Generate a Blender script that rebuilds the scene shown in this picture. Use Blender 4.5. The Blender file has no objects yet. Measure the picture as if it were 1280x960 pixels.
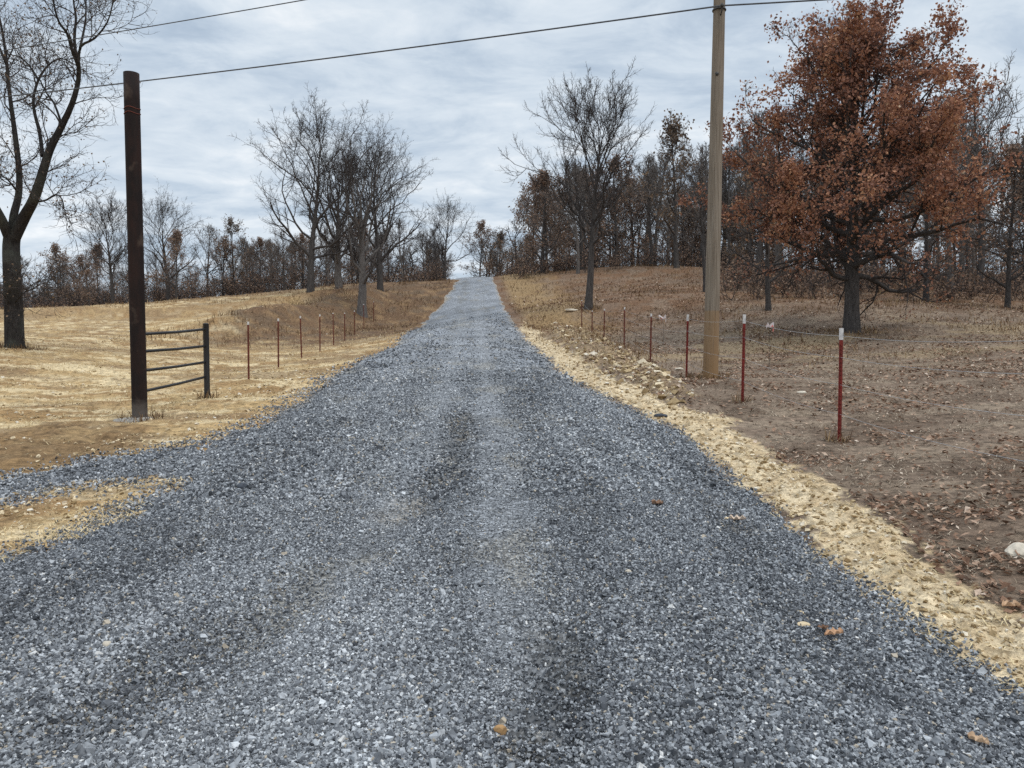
import bpy, math, random
import numpy as np
from mathutils import Vector, Matrix

scene = bpy.context.scene
COL = scene.collection
R = math.radians
RNG = np.random.default_rng(7)

# ------------------------------------------------------------------ camera geometry
F = 950.0                      # focal length in pixels of a 1280 wide picture
PITCH = R(2.6)
CAMZ = 1.6
_fw = np.array([0, math.cos(PITCH), -math.sin(PITCH)])
_up = np.array([0, math.sin(PITCH), math.cos(PITCH)])
_rt = np.array([1.0, 0, 0])


def ray(px, py):
    return _rt * (px - 640) / F + _up * (480 - py) / F + _fw


def P(px, py, d):
    """World point seen at pixel (px, py) of the photograph at ground distance d."""
    v = ray(px, py)
    return np.array([0, 0, CAMZ]) + v * (d / v[1])


# ------------------------------------------------------------------ noise
def _hash(ix, iy, s):
    h = (ix.astype(np.int64) * 374761393 + iy.astype(np.int64) * 668265263 + s * 974634777) & 0xFFFFFFFF
    h = ((h ^ (h >> 13)) * 1274126177) & 0xFFFFFFFF
    h = (h ^ (h >> 16)) & 0xFFFFFFFF
    return h / 4294967295.0


def vnoise(x, y, s=0):
    ix, iy = np.floor(x), np.floor(y)
    fx, fy = x - ix, y - iy
    fx = fx * fx * fx * (fx * (fx * 6 - 15) + 10)
    fy = fy * fy * fy * (fy * (fy * 6 - 15) + 10)
    a = _hash(ix, iy, s); b = _hash(ix + 1, iy, s)
    c = _hash(ix, iy + 1, s); d = _hash(ix + 1, iy + 1, s)
    return (a + (b - a) * fx) * (1 - fy) + (c + (d - c) * fx) * fy


def fbm(x, y, s=0, o=4):
    v, a, t = 0, .5, 0
    for i in range(o):
        v = v + a * vnoise(x, y, s + i * 17); t += a
        x, y, a = x * 2.03 + 13.7, y * 2.03 + 7.1, a * .5
    return v / t          # 0..1


def sstep(a, b, x):
    t = np.clip((x - a) / (b - a), 0, 1)
    return t * t * (3 - 2 * t)


# ------------------------------------------------------------------ terrain from control points
ctrl = [P(*c) for c in [
    # drive
    (530, 556, 10), (590, 437, 24), (595, 402, 38), (597, 371, 60), (596, 347, 86),
    (440, 470, 18.5), (655, 412, 33), (620, 349, 84), (573, 349, 85),
    # left fence posts
    (311, 477, 19.3), (348, 460, 23.3), (377, 447, 27.3), (400, 440, 31.3), (417, 432, 35.3),
    (431, 427, 39.3), (443, 420, 43.3), (455, 412, 47.3), (467, 406, 51.3),
    # gate
    (175, 527, 12.7), (258, 497, 15.3),
    # left field
    (18, 435, 26), (60, 540, 11.5), (0, 500, 16), (-200, 470, 18), (100, 410, 42), (0, 391, 60), (120, 386, 62), (-250, 394, 60),
    (220, 379, 64), (300, 372, 66), (370, 365, 68), (470, 354, 74), (290, 421, 40), (345, 398, 46), (410, 385, 54), (530, 352, 80),
    (250, 400, 52),
    # right posts and pole
    (1050, 557, 9.7), (928, 502, 13.1), (858, 474, 17.8), (813, 458, 21.6), (780, 438, 26.9), (755, 428, 31), (727, 412, 39.6),
    (888, 473, 17.6),
    # right side
    (1280, 750, 4.4), (1280, 620, 6.3), (1280, 482, 14), (1280, 405, 30), (1064, 415, 28), (960, 386, 36), (1156, 376, 40), (1280, 386, 38),
    (735, 383, 42), (690, 372, 56), (720, 338, 70), (845, 335, 64), (1000, 346, 62), (880, 365, 46), (660, 341, 84), (1180, 350, 62), (1400, 350, 62),
]]
ctrl += [np.array(c, float) for c in [
    (-5, 0, 0), (0, 0, 0), (3, 0, 0.02), (-4, 4, 0), (0, 4, 0), (2, 4, .03), (-6, 6, 0.0), (0, 7, .12), (-12, 3, -.15),
    (0, -10, 0), (-15, -10, -.3), (15, -10, .2), (-30, 5, -.1), (30, 6, .8), (8, 3, .3),
    (-5, 100, 10.0), (-6, 120, 9.6), (-30, 95, 7.6), (-30, 130, 7.4), (-60, 90, 5.2), (-60, 140, 5), (-100, 70, 4), (-100, 140, 4),
    (15, 95, 10.3), (20, 130, 10.4), (50, 90, 10.3), (50, 130, 10.6), (100, 60, 7), (100, 130, 10), (60, 30, 3.4), (-60, 30, 1.8),
    (-60, 60, 4.2), (-150, 200, 3), (0, 200, 7), (150, 200, 9), (150, 0, 2), (-150, 0, 0), (0, -150, -1),
]]
ctrl = np.array(ctrl)


def _phi(r2):
    return 0.5 * r2 * np.log(np.maximum(r2, 1e-9))


def _fit(c, lam):
    n = len(c); s = 1 / 40.0
    xy = c[:, :2] * s
    K = _phi(((xy[:, None] - xy[None]) ** 2).sum(-1)) + np.eye(n) * lam
    A = np.hstack([np.ones((n, 1)), xy])
    M = np.zeros((n + 3, n + 3)); M[:n, :n] = K; M[:n, n:] = A; M[n:, :n] = A.T
    return np.linalg.solve(M, np.concatenate([c[:, 2], np.zeros(3)]))


_W = _fit(ctrl, 2e-3)


def T0(x, y):
    x = np.asarray(x, float); y = np.asarray(y, float)
    sh = x.shape; x = x.ravel(); y = y.ravel(); s = 1 / 40.0
    # far away the land flattens out: evaluate no farther than 190 m
    r = np.hypot(x, y); k = np.minimum(1, 190 / np.maximum(r, 1e-6))
    xs, ys = x * k * s, y * k * s
    out = _W[-3] + _W[-2] * xs + _W[-1] * ys
    for i in range(len(ctrl)):
        out = out + _W[i] * _phi((xs - ctrl[i, 0] * s) ** 2 + (ys - ctrl[i, 1] * s) ** 2)
    return out.reshape(sh)


def hit(px, py, tmax=180):
    v = ray(px, py); v = v / v[1]
    d = np.concatenate([np.linspace(1.2, 20, 500), np.linspace(20.1, tmax, 1500)])
    z = CAMZ + v[2] * d - T0(v[0] * d, d)
    idx = np.where(z < 0)[0]
    dd = d[idx[0]] if len(idx) else 95.0
    return np.array([v[0] * dd, dd])


def poly(pts):
    return np.array([hit(*p) if len(p) == 2 else np.array(p[:2], float) for p in pts])


def pdist(x, y, pl):
    d = np.full(np.shape(x), 1e9)
    for (ax, ay), (bx, by) in zip(pl[:-1], pl[1:]):
        ex, ey = bx - ax, by - ay
        t = np.clip(((x - ax) * ex + (y - ay) * ey) / max(ex * ex + ey * ey, 1e-9), 0, 1)
        d = np.minimum(d, np.hypot(x - ax - t * ex, y - ay - t * ey))
    return d


def sdist(px, py, pg):
    """signed distance to a polygon, positive inside"""
    x = px.ravel(); y = py.ravel()
    dmin = np.full(x.shape, 1e9); ins = np.zeros(x.shape, bool)
    n = len(pg)
    for i in range(n):
        ax, ay = pg[i]; bx, by = pg[(i + 1) % n]
        ex, ey = bx - ax, by - ay
        t = np.clip(((x - ax) * ex + (y - ay) * ey) / max(ex * ex + ey * ey, 1e-9), 0, 1)
        dmin = np.minimum(dmin, np.hypot(x - ax - t * ex, y - ay - t * ey))
        c = ((ay > y) != (by > y))
        xi = ax + (y - ay) * ex / (ey if abs(ey) > 1e-9 else 1e-9)
        ins ^= c & (x < xi)
    return np.where(ins, dmin, -dmin).reshape(px.shape)


W3 = lambda x, y: (x, y, 0)     # a world coordinate in a polygon list
ROAD = poly([W3(-9, -6), W3(-7.2, 1.5), (-60, 738), (0, 712), (100, 682), (190, 637), (250, 603), (255, 560), (330, 530), (395, 490), (440, 458),
             (490, 433), (530, 403), (558, 373), (573, 350), W3(-7.3, 92), W3(-9.5, 120), W3(-4.5, 121), W3(-2.6, 92), (619, 350), (634, 385), (650, 412), (676, 440), (716, 475),
             (774, 505), (832, 532), (893, 580), (950, 632), (1010, 690), (1080, 745), (1170, 815), (1280, 885), W3(2.5, 1.8), W3(2.6, -6)])
SPUR = poly([(-180, 630), (0, 604), (130, 578), (250, 556), (285, 575), (260, 597), (140, 603), (0, 626), (-180, 660)])
PALE = poly([(655, 402), (678, 418), (708, 440), (758, 472), (832, 503), (908, 525), (965, 572), (1045, 612), (1120, 662), (1175, 722), (1240, 760), (1300, 795),
             W3(3.05, 1.8), W3(3.3, -6), W3(2.6, -6), W3(2.5, 1.8), (1280, 885), (1170, 815), (1080, 745), (1010, 690), (950, 632), (900, 580),
             (832, 532), (774, 505), (716, 475), (676, 440), (650, 412)])
BERM = poly([(690, 405), (725, 414), (770, 436), (815, 462), (870, 500), (850, 508), (780, 480), (725, 450), (690, 425)])
CHURN = poly([(-60, 560), (60, 530), (150, 532), (215, 545), (120, 585), (0, 605), (-60, 612)])


CUT = np.array([[-60, 58], [-44, 57.5], [-32, 56], [-22, 57.5], [-15, 60]])
BANK = np.array([[-15.4, 42], [-14.2, 46], [-12.4, 52], [-11.8, 60]])


def road_sd(x, y):
    e = (fbm(x * 1.3, y * 1.3, 5) - .5) * .9 + (fbm(x * 5, y * 5, 9, 2) - .5) * .3
    e = e * np.clip(.5 + y * .03, .5, 1.4) * np.where(x > -.075 * y + .3, .6, 1.0) - np.where(x > -.075 * y + .3, .004 * np.clip(y, 0, 60), 0)
    return np.maximum(sdist(x, y, ROAD), sdist(x, y, SPUR) - .08) + e * .55


def relief(x, y):
    return ((fbm(x * .12, y * .12, 21, 3) - .5) * .25 * sstep(12, 40, y)
            + (fbm(x * .7, y * .7, 31, 3) - .5) * .10
            + (fbm(x * 3.1, y * 3.1, 41, 3) - .5) * .05)


def T(x, y):
    x = np.asarray(x, float); y = np.asarray(y, float)
    z = T0(x, y)
    rsd = sdist(x, y, ROAD)
    off = sstep(-.3, .9, -rsd)
    z = z + relief(x, y) * (.25 + .75 * off)
    lf = sstep(-1, -3, x + .08 * y) * sstep(5, 9, y)
    z = z + lf * (.16 * (fbm(x * .55, y * 1.1, 451, 4) - .5) + .07 * (fbm(x * 2.4, y * 3.6, 461, 3) - .5))
    bk = pdist(x, y, BANK); z = z + 1.0 * np.exp(-(bk / 2.0) ** 2) * (.4 + fbm(x * .5, y * .5, 471, 3)) * off
    ck = pdist(x, y, CUT); z = z + .55 * np.exp(-(ck / 1.6) ** 2) * (.3 + 1.1 * fbm(x * .45, y * .6, 475, 4))
    b = sdist(x, y, BERM)
    z = z + sstep(-.5, .5, b) * (.12 + .42 * (fbm(x * 1.7, y * 1.7, 51, 4) - .3))
    p = sdist(x, y, PALE)
    z = z + sstep(-.15, .45, p) * (.03 + .10 * (fbm(x * 6, y * 6, 61, 3) - .5) + .07 * (fbm(x * 15, y * 15, 65, 2) - .5))
    c = sdist(x, y, CHURN)
    z = z + sstep(-.2, .5, c) * .16 * (fbm(x * 2.2, y * 5.0, 71, 3) - .55)
    return z


RUT1 = poly([(90, 940), (200, 880), (330, 795), (440, 720), (520, 650), (560, 590), (585, 530)])
RUT2 = poly([(740, 560), (735, 640), (722, 740), (700, 850), (690, 950)])
RUT3 = poly([(-40, 800), (60, 765), (190, 720), (330, 660)])
RUT4 = poly([(855, 580), (930, 680), (1010, 780), (1100, 880)])
PRS1 = poly([(640, 950), (632, 760), (622, 620), (612, 520), (602, 440), (597, 380)])
PRS2 = poly([(230, 960), (380, 800), (480, 660), (530, 560), (560, 480), (583, 400)])


def rut(x, y):
    e = (fbm(x * 2.5, y * 2.5, 401, 3) - .5) * .35
    g_ = lambda pl, w: np.exp(-((np.maximum(0, pdist(x, y, pl) + e)) / w) ** 2)
    return np.clip(g_(RUT1, .20) * .95 + g_(RUT2, .16) * .5 + g_(RUT3, .18) * .45 + g_(RUT4, .22) * .5, 0, 1)


def pressed(x, y):
    e = (fbm(x * 2.0, y * 1.2, 411, 3) - .5) * .4
    return np.clip(np.exp(-((pdist(x, y, PRS1) + e) / .26) ** 2) + np.exp(-((pdist(x, y, PRS2) + e) / .26) ** 2) * .7, 0, 1)


def track(x, y):
    """0..1 along the ruts that wheels pressed into the drive"""
    cx = -.35 - .045 * (y - 3)
    lat = x - cx + .12 * np.sin(y * .35)
    a = np.exp(-((lat + .95) / .22) ** 2) + np.exp(-((lat - .75) / .22) ** 2)
    cx2 = -1.55 - .30 * (y - 3) * np.exp(-((y - 3) / 14.0) ** 2)
    b = np.exp(-((x - cx2) / .2) ** 2) * sstep(12, 6, y)
    return np.clip(a * .8 + b, 0, 1)


TREAD = hit(692, 880)


def tread_w(x, y):
    u = x - TREAD[0] - .10 * (y - TREAD[1])
    return np.exp(-(u / .17) ** 4) * sstep(-.95, -.6, y - TREAD[1]) * sstep(.8, .5, y - TREAD[1]), u


def road_h(x, y, sd):
    h = .13 * sstep(-.30, .85, sd) - .022
    h = h - .012 * track(x, y) - .03 * rut(x, y) + .02 * np.exp(-((pdist(x, y, RUT1) - .38) / .14) ** 2) + .03 * (fbm(x * .9, y * .5, 81, 3) - .5) + .02 * (fbm(x * 4, y * 4, 91, 3) - .5)
    # a row of tyre-tread bars pressed in close to the camera
    w, u = tread_w(x, y)
    return h - .055 * w * (.5 + .5 * np.sin(y * 44 + u * 9))


# ------------------------------------------------------------------ mesh / object helpers
def quadmesh(name, V, Q, mat=None, smooth=False, attrs=None):
    me = bpy.data.meshes.new(name)
    V = np.ascontiguousarray(V, np.float32); Q = np.ascontiguousarray(Q, np.int32)
    k = Q.shape[1]
    me.vertices.add(len(V)); me.vertices.foreach_set('co', V.ravel())
    me.loops.add(Q.size); me.loops.foreach_set('vertex_index', Q.ravel())
    me.polygons.add(len(Q)); me.polygons.foreach_set('loop_start', np.arange(0, Q.size, k, dtype=np.int32))
    me.polygons.foreach_set('use_smooth', np.full(len(Q), smooth))
    for an, av in (attrs or {}).items():
        av = np.asarray(av, np.float32)
        if av.ndim == 1:
            a = me.attributes.new(an, 'FLOAT', 'POINT'); a.data.foreach_set('value', av)
        else:
            a = me.attributes.new(an, 'FLOAT_COLOR', 'POINT')
            a.data.foreach_set('color', np.hstack([av, np.ones((len(av), 1), np.float32)]).ravel())
    me.update(calc_edges=True)
    if mat: me.materials.append(mat)
    return me


def link(name, me, parent=None, loc=None, **props):
    o = bpy.data.objects.new(name, me); COL.objects.link(o)
    if parent: o.parent = parent
    if loc is not None: o.location = [float(v) for v in loc]
    for k, v in props.items(): o[k] = v
    return o


def thing(name, label, cat, loc=(0, 0, 0), rz=0, group=None):
    o = link(name, None, None, loc); o.rotation_euler = (0, 0, rz)
    o['label'] = label; o['category'] = cat
    if group: o['group'] = group
    o.empty_display_size = .2
    return o


def tubes(lines, sides, cap=False):
    """lines: list of (pts[n,3], rad[n]) -> verts, quads. Batches by point count."""
    by = {}
    for p, r in lines: by.setdefault(len(p), []).append((p, r))
    VV, QQ, off = [], [], 0
    ang = np.arange(sides) * 2 * np.pi / sides
    for n, ls in by.items():
        p = np.array([l[0] for l in ls], float); r = np.array([l[1] for l in ls], float)
        t = np.gradient(p, axis=1); t /= np.linalg.norm(t, axis=2, keepdims=True) + 1e-9
        m = p[:, -1] - p[:, 0]; m /= np.linalg.norm(m, axis=1, keepdims=True) + 1e-9
        ref = np.where(np.abs(m[:, 2:3]) > .8, np.array([[1., 0, 0]]), np.array([[0, 0, 1.]]))[:, None]
        u = np.cross(t, np.broadcast_to(ref, t.shape)); u /= np.linalg.norm(u, axis=2, keepdims=True) + 1e-9
        w = np.cross(t, u)
        v = p[:, :, None] + r[:, :, None, None] * (u[:, :, None] * np.cos(ang)[None, None, :, None] + w[:, :, None] * np.sin(ang)[None, None, :, None])
        N = len(ls)
        idx = (np.arange(N)[:, None, None] * n + np.arange(n)[None, :, None]) * sides + np.arange(sides)[None, None]
        a = idx[:, :-1]; b = idx[:, 1:]
        q = np.stack([a, np.roll(a, -1, 2), np.roll(b, -1, 2), b], -1).reshape(-1, 4) + off
        VV.append(v.reshape(-1, 3)); QQ.append(q); off += N * n * sides
        if cap:                       # close both ends with a disc of quads fanned round a centre
            for e, rev in ((0, True), (n - 1, False)):
                c = p[:, e]; VV.append(c)
                ring = idx[:, e] + off - N * n * sides
                ci = off + np.arange(N); off += N
                for k in range(0, sides, 2):
                    qq = np.stack([ci, ring[:, k], ring[:, (k + 1) % sides], ring[:, (k + 2) % sides]], -1)
                    QQ.append(qq[:, ::-1] if rev else qq)
    return np.concatenate(VV), np.concatenate(QQ)


# ------------------------------------------------------------------ materials
def nodes(name):
    m = bpy.data.materials.new(name); m.use_nodes = True
    nt = m.node_tree; b = nt.nodes['Principled BSDF']
    return m, nt, b


class G:
    """tiny node-graph helper"""
    def __init__(s, nt): s.nt = nt
    def n(s, t, **kw):
        x = s.nt.nodes.new(t)
        for k, v in kw.items():
            if k.startswith('_'): setattr(x, k[1:], v)
            else: x.inputs[k.replace('__', ' ')].default_value = v
        return x
    def l(s, a, b): s.nt.links.new(a, b)
    def noise(s, vec, scale, detail=4, rough=.55, dist=0):
        x = s.n('ShaderNodeTexNoise', Scale=scale, Detail=detail, Roughness=rough, Distortion=dist); s.l(vec, x.inputs['Vector']); return x.outputs['Fac']
    def ramp(s, fac, stops, interp='LINEAR'):
        x = s.n('ShaderNodeValToRGB'); s.l(fac, x.inputs[0]); cr = x.color_ramp; cr.interpolation = interp
        while len(cr.elements) < len(stops): cr.elements.new(.5)
        for e, (p, c) in zip(cr.elements, stops):
            e.position = p; e.color = (*c, 1) if not isinstance(c, (int, float)) else (c, c, c, 1)
        return x.outputs[0]
    def mix(s, a, b, fac, mode='MIX'):
        x = s.n('ShaderNodeMix', _data_type='RGBA', _blend_type=mode)
        for sock, v in ((x.inputs[6], a), (x.inputs[7], b), (x.inputs[0], fac)):
            if hasattr(v, 'links'): s.l(v, sock)
            else: sock.default_value = (*v, 1) if isinstance(v, tuple) else v
        return x.outputs[2]
    def bump(s, h, dist, strength=1, nrm=None):
        x = s.n('ShaderNodeBump', Distance=dist, Strength=strength); s.l(h, x.inputs['Height'])
        if nrm: s.l(nrm, x.inputs['Normal'])
        return x.outputs[0]
    def obj(s): return s.n('ShaderNodeTexCoord').outputs['Object']
    def attr(s, name): return s.n('ShaderNodeAttribute', _attribute_name=name)
    def scale(s, vec, v):
        x = s.n('ShaderNodeMapping', Scale=v); s.l(vec, x.inputs['Vector']); return x.outputs[0]


def m_soil():
    m, nt, b = nodes('soil'); g = G(nt); o = g.obj()
    c = g.attr('soil').outputs['Color']
    n1 = g.noise(o, 9, 6, .65); n2 = g.noise(o, 60, 4, .7); n3 = g.noise(g.scale(o, (1.5, 6, 4)), 3, 5, .6)
    c = g.mix(c, g.ramp(n1, [(.3, .45), (.5, 1.0), (.7, 1.4)]), 1, 'MULTIPLY')
    c = g.mix(c, g.ramp(n2, [(.3, .5), (.55, 1.0), (.75, 1.45)]), .8, 'MULTIPLY')
    c = g.mix(c, g.ramp(n3, [(.3, .75), (.6, 1.15)]), .8, 'MULTIPLY')
    g.l(c, b.inputs['Base Color'])
    b.inputs['Roughness'].default_value = .95; b.inputs['Specular IOR Level'].default_value = .15
    h = g.mix(n1, n2, .35)
    g.l(g.bump(h, .05, .8), b.inputs['Normal'])
    return m


def m_gravel():
    m, nt, b = nodes('crushed_gravel'); g = G(nt); o = g.obj()
    v = g.n('ShaderNodeTexVoronoi', Scale=42, Randomness=1); g.l(o, v.inputs['Vector'])
    v2 = g.n('ShaderNodeTexVoronoi', Scale=17, Randomness=1); g.l(o, v2.inputs['Vector'])
    s1 = g.n('ShaderNodeSeparateColor'); g.l(v.outputs['Color'], s1.inputs[0])
    s2 = g.n('ShaderNodeSeparateColor'); g.l(v2.outputs['Color'], s2.inputs[0])
    t = g.attr('soil').outputs['Color']
    c = g.mix(t, g.ramp(s1.outputs[0], [(0, .35), (.45, .85), (.8, 1.35), (1, 2.1)]), 1, 'MULTIPLY')
    c = g.mix(c, g.ramp(s2.outputs[0], [(0, .7), (.6, 1.0), (1, 1.4)]), .7, 'MULTIPLY')
    big = g.noise(o, .8, 5, .6)
    c = g.mix(c, g.ramp(big, [(.35, .8), (.65, 1.2)]), 1, 'MULTIPLY')
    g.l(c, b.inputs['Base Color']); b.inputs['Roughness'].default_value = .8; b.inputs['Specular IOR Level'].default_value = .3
    n1 = g.bump(v.outputs['Distance'], .012, .9)
    n1.node.invert = True
    g.l(g.bump(g.noise(o, 25, 4), .02, .6, n1), b.inputs['Normal'])
    return m


def m_tint(name, stops, rough=.85, spec=.25, transl=0, var=True):
    """colour read from a per-piece tint value; for stones, leaves, straw"""
    m, nt, b = nodes(name); g = G(nt)
    c = g.ramp(g.attr('tint').outputs['Fac'], stops)
    if var:
        c = g.mix(c, g.ramp(g.noise(g.obj(), 40, 3), [(.3, .75), (.7, 1.25)]), 1, 'MULTIPLY')
    g.l(c, b.inputs['Base Color']); b.inputs['Roughness'].default_value = rough; b.inputs['Specular IOR Level'].default_value = spec
    if transl:
        t = g.n('ShaderNodeBsdfTranslucent'); g.l(c, t.inputs['Color'])
        x = g.n('ShaderNodeMixShader'); x.inputs[0].default_value = transl
        g.l(b.outputs[0], x.inputs[1]); g.l(t.outputs[0], x.inputs[2])
        g.l(x.outputs[0], nt.nodes['Material Output'].inputs['Surface'])
    return m


def m_bark(name, lo, hi, moss=None):
    m, nt, b = nodes(name); g = G(nt); o = g.obj()
    n = g.noise(g.scale(o, (9, 9, 1.6)), 2.0, 6, .7)
    c = g.ramp(n, [(.3, lo), (.7, hi)])
    if moss: c = g.mix(c, moss, g.ramp(g.noise(o, 1.1, 4), [(.5, 0.), (.62, .75)]))
    g.l(c, b.inputs['Base Color']); b.inputs['Roughness'].default_value = .95; b.inputs['Specular IOR Level'].default_value = .1
    g.l(g.bump(n, .05, .9), b.inputs['Normal'])
    return m


def m_rust(name, base, patch, spots, rough=.6, metal=0.0, base_patch=None):
    m, nt, b = nodes(name); b.inputs['Specular IOR Level'].default_value = .18; g = G(nt); o = g.obj()
    c = g.mix(base, patch, g.ramp(g.noise(g.scale(o, (1, 1, .4)), 5, 6, .65), [(.42, 0.), (.6, 1.)]))
    c = g.mix(c, spots, g.ramp(g.noise(g.scale(o, (1, 1, .7)), 4.2, 3, .5), [(.60, 0.), (.70, .35)]))
    c = g.mix(c, (.02, .016, .014), g.ramp(g.noise(g.scale(o, (9, 9, .35)), 3, 5, .7), [(.5, 0.), (.7, .6)]))
    if base_patch:
        sx = g.n('ShaderNodeSeparateXYZ'); g.l(o, sx.inputs[0])
        ad = g.n('ShaderNodeMath', _operation='MULTIPLY_ADD'); g.l(g.noise(o, 6, 4), ad.inputs[0]); ad.inputs[1].default_value = .5; g.l(sx.outputs[2], ad.inputs[2])
        c = g.mix(base_patch, c, g.ramp(ad.outputs[0], [(.36, 0.), (.62, 1.)]))
    g.l(c, b.inputs['Base Color']); b.inputs['Roughness'].default_value = rough; b.inputs['Metallic'].default_value = metal
    g.l(g.bump(g.noise(o, 40, 4), .004, .6), b.inputs['Normal'])
    return m


def m_plain(name, col, rough=.6, metal=0, var=.25, scale=20):
    m, nt, b = nodes(name); g = G(nt)
    n = g.noise(g.obj(), scale, 4)
    c = g.mix(col, g.ramp(n, [(.3, 1 - var), (.7, 1 + var)]), 1, 'MULTIPLY')
    g.l(c, b.inputs['Base Color']); b.inputs['Roughness'].default_value = rough; b.inputs['Metallic'].default_value = metal
    return m


def m_polewood():
    m, nt, b = nodes('weathered_pole_wood'); g = G(nt); o = g.obj()
    n = g.noise(g.scale(o, (14, 14, .5)), 2, 6, .7)
    c = g.ramp(n, [(.25, (.10, .075, .052)), (.5, (.21, .17, .13)), (.75, (.29, .245, .195))])
    sx = g.n('ShaderNodeSeparateXYZ'); g.l(o, sx.inputs[0])
    # the pressure treatment line: orange brown below, weathered above
    c = g.mix((.27, .15, .06), c, g.ramp(sx.outputs[2], [(.0, .25), (.158, .55), (.159, 1.)]))
    c = g.mix(c, (.06, .045, .035), g.ramp(g.noise(g.scale(o, (20, 20, .25)), 3, 4, .6), [(.6, 0.), (.68, .8)]))
    g.l(c, b.inputs['Base Color']); b.inputs['Roughness'].default_value = .9; b.inputs['Specular IOR Level'].default_value = .15
    g.l(g.bump(n, .012, .9), b.inputs['Normal'])
    # object Z runs 0..9.9 m, the ramp wants 0..1
    mp = nt.nodes.new('ShaderNodeMath'); mp.operation = 'MULTIPLY'; mp.inputs[1].default_value = 1 / 9.9
    for lk in list(nt.links):
        if lk.from_node == sx:
            to = lk.to_socket; nt.links.remove(lk); nt.links.new(sx.outputs[2], mp.inputs[0]); nt.links.new(mp.outputs[0], to)
    return m


MAT = dict(
    soil=m_soil(), gravel=m_gravel(),
    stone=m_tint('crushed_stone', [(0, (.034, .037, .042)), (.22, (.10, .105, .115)), (.5, (.25, .26, .272)), (.8, (.47, .48, .49)), (.92, (.68, .68, .67)), (.955, (.26, .215, .16)), (1, (.43, .37, .29))], .75, .35),
    clod=m_tint('soil_clod', [(0, (.20, .13, .06)), (.5, (.45, .34, .20)), (.85, (.62, .50, .33)), (1, (.64, .58, .48))], .95, .1),
    litter=m_tint('dead_leaf', [(0, (.07, .042, .028)), (.3, (.18, .10, .062)), (.6, (.33, .205, .135)), (.85, (.48, .34, .245)), (1, (.66, .54, .43))], .8, .2, .15),
    straw=m_tint('dry_straw', [(0, (.26, .17, .08)), (.5, (.56, .43, .23)), (1, (.78, .66, .42))], .85, .2, .2),
    grass=m_tint('dry_grass', [(0, (.10, .056, .032)), (.5, (.28, .185, .095)), (1, (.46, .34, .19))], .9, .15, .2),
    chaff=m_tint('dead_chaff', [(0, (.07, .048, .034)), (.5, (.25, .19, .135)), (1, (.60, .50, .38))], .9, .15, .1),
    rust_leaf=m_tint('rusty_oak_leaf', [(0, (.09, .05, .04)), (.35, (.27, .128, .085)), (.68, (.42, .20, .115)), (.88, (.54, .30, .165)), (1, (.60, .44, .29))], .7, .3, .25),
    brown_leaf=m_tint('brown_oak_leaf', [(0, (.10, .07, .056)), (.5, (.26, .172, .125)), (1, (.40, .27, .18))], .8, .2, .25),
    dull_leaf=m_tint('greyish_brown_leaf', [(0, (.08, .06, .047)), (.6, (.20, .14, .095)), (1, (.31, .21, .13))], .8, .2, .25),
    cedar_leaf=m_tint('cedar_needle', [(0, (.018, .026, .012)), (.6, (.04, .055, .024)), (1, (.075, .08, .035))], .8, .2, .1),
    bark_dark=m_bark('dark_bark', (.014, .012, .012), (.055, .049, .045), (.065, .066, .055)),
    bark_grey=m_bark('grey_bark', (.03, .027, .026), (.115, .103, .096)),
    bark_pale=m_bark('pale_bark', (.06, .052, .048), (.20, .18, .165)),
    wood_twig=m_bark('grey_twig_bark', (.075, .064, .058), (.20, .175, .158)),
    twig=m_bark('twig_bark', (.03, .026, .025), (.095, .082, .077)),
    pole=m_polewood(),
    pipe=m_rust('brown_rusted_pipe', (.014, .009, .008), (.026, .013, .010), (.13, .09, .065), .8, 0, (.10, .085, .075)),
    blackpipe=m_plain('black_painted_pipe', (.012, .011, .012), .5),
    redpost=m_rust('red_oxide_paint', (.19, .026, .020), (.13, .024, .018), (.10, .03, .02), .55),
    brownpost=m_rust('weathered_red_post', (.16, .045, .03), (.11, .04, .028), (.10, .04, .03), .7),
    white=m_plain('white_post_paint', (.52, .50, .48), .75, 0, .3),
    concrete=m_plain('pale_concrete', (.30, .275, .24), .95, 0, .3, 9),
    steel=m_plain('galvanised_steel', (.42, .42, .42), .45, .7),
    darksteel=m_plain('dark_line_hardware', (.05, .048, .045), .6, .3),
    cable=m_plain('dark_power_cable', (.07, .075, .085), .6),
    porcelain=m_plain('grey_porcelain', (.3, .31, .32), .25),
    ribbon=m_tint('flagging_ribbon', [(0, (.75, .68, .66)), (.7, (.80, .62, .60)), (1, (.55, .10, .08))], .5, .4, .2, False),
    palestone=m_plain('pale_limestone', (.55, .48, .38), .9, 0, .25, 14),
    buffstone=m_plain('buff_sandstone', (.58, .45, .28), .9, 0, .2, 14),
    rustrock=m_plain('rusty_sandstone', (.36, .21, .09), .9, 0, .3, 20),
    darkrock=m_plain('dark_stone', (.03, .035, .045), .7, 0, .3, 20),
)

# ------------------------------------------------------------------ ground and drive
ths = np.concatenate([np.linspace(-180, -52, 40, endpoint=False), np.linspace(-52, 52, 760), np.linspace(52, 180, 41)[1:-1]])
rs = np.concatenate([np.linspace(.05, 1.6, 10, endpoint=False), 1.6 * (1500 / 1.6) ** np.linspace(0, 1, 620)])
TH, RS = np.meshgrid(np.radians(ths), rs)
GX, GY = RS * np.sin(TH), RS * np.cos(TH)
GZ = T(GX, GY)
nr, na = GX.shape
SD = road_sd(GX, GY)


def mixc(c, col, w):
    return c * (1 - w[..., None]) + np.array(col) * w[..., None]


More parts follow.
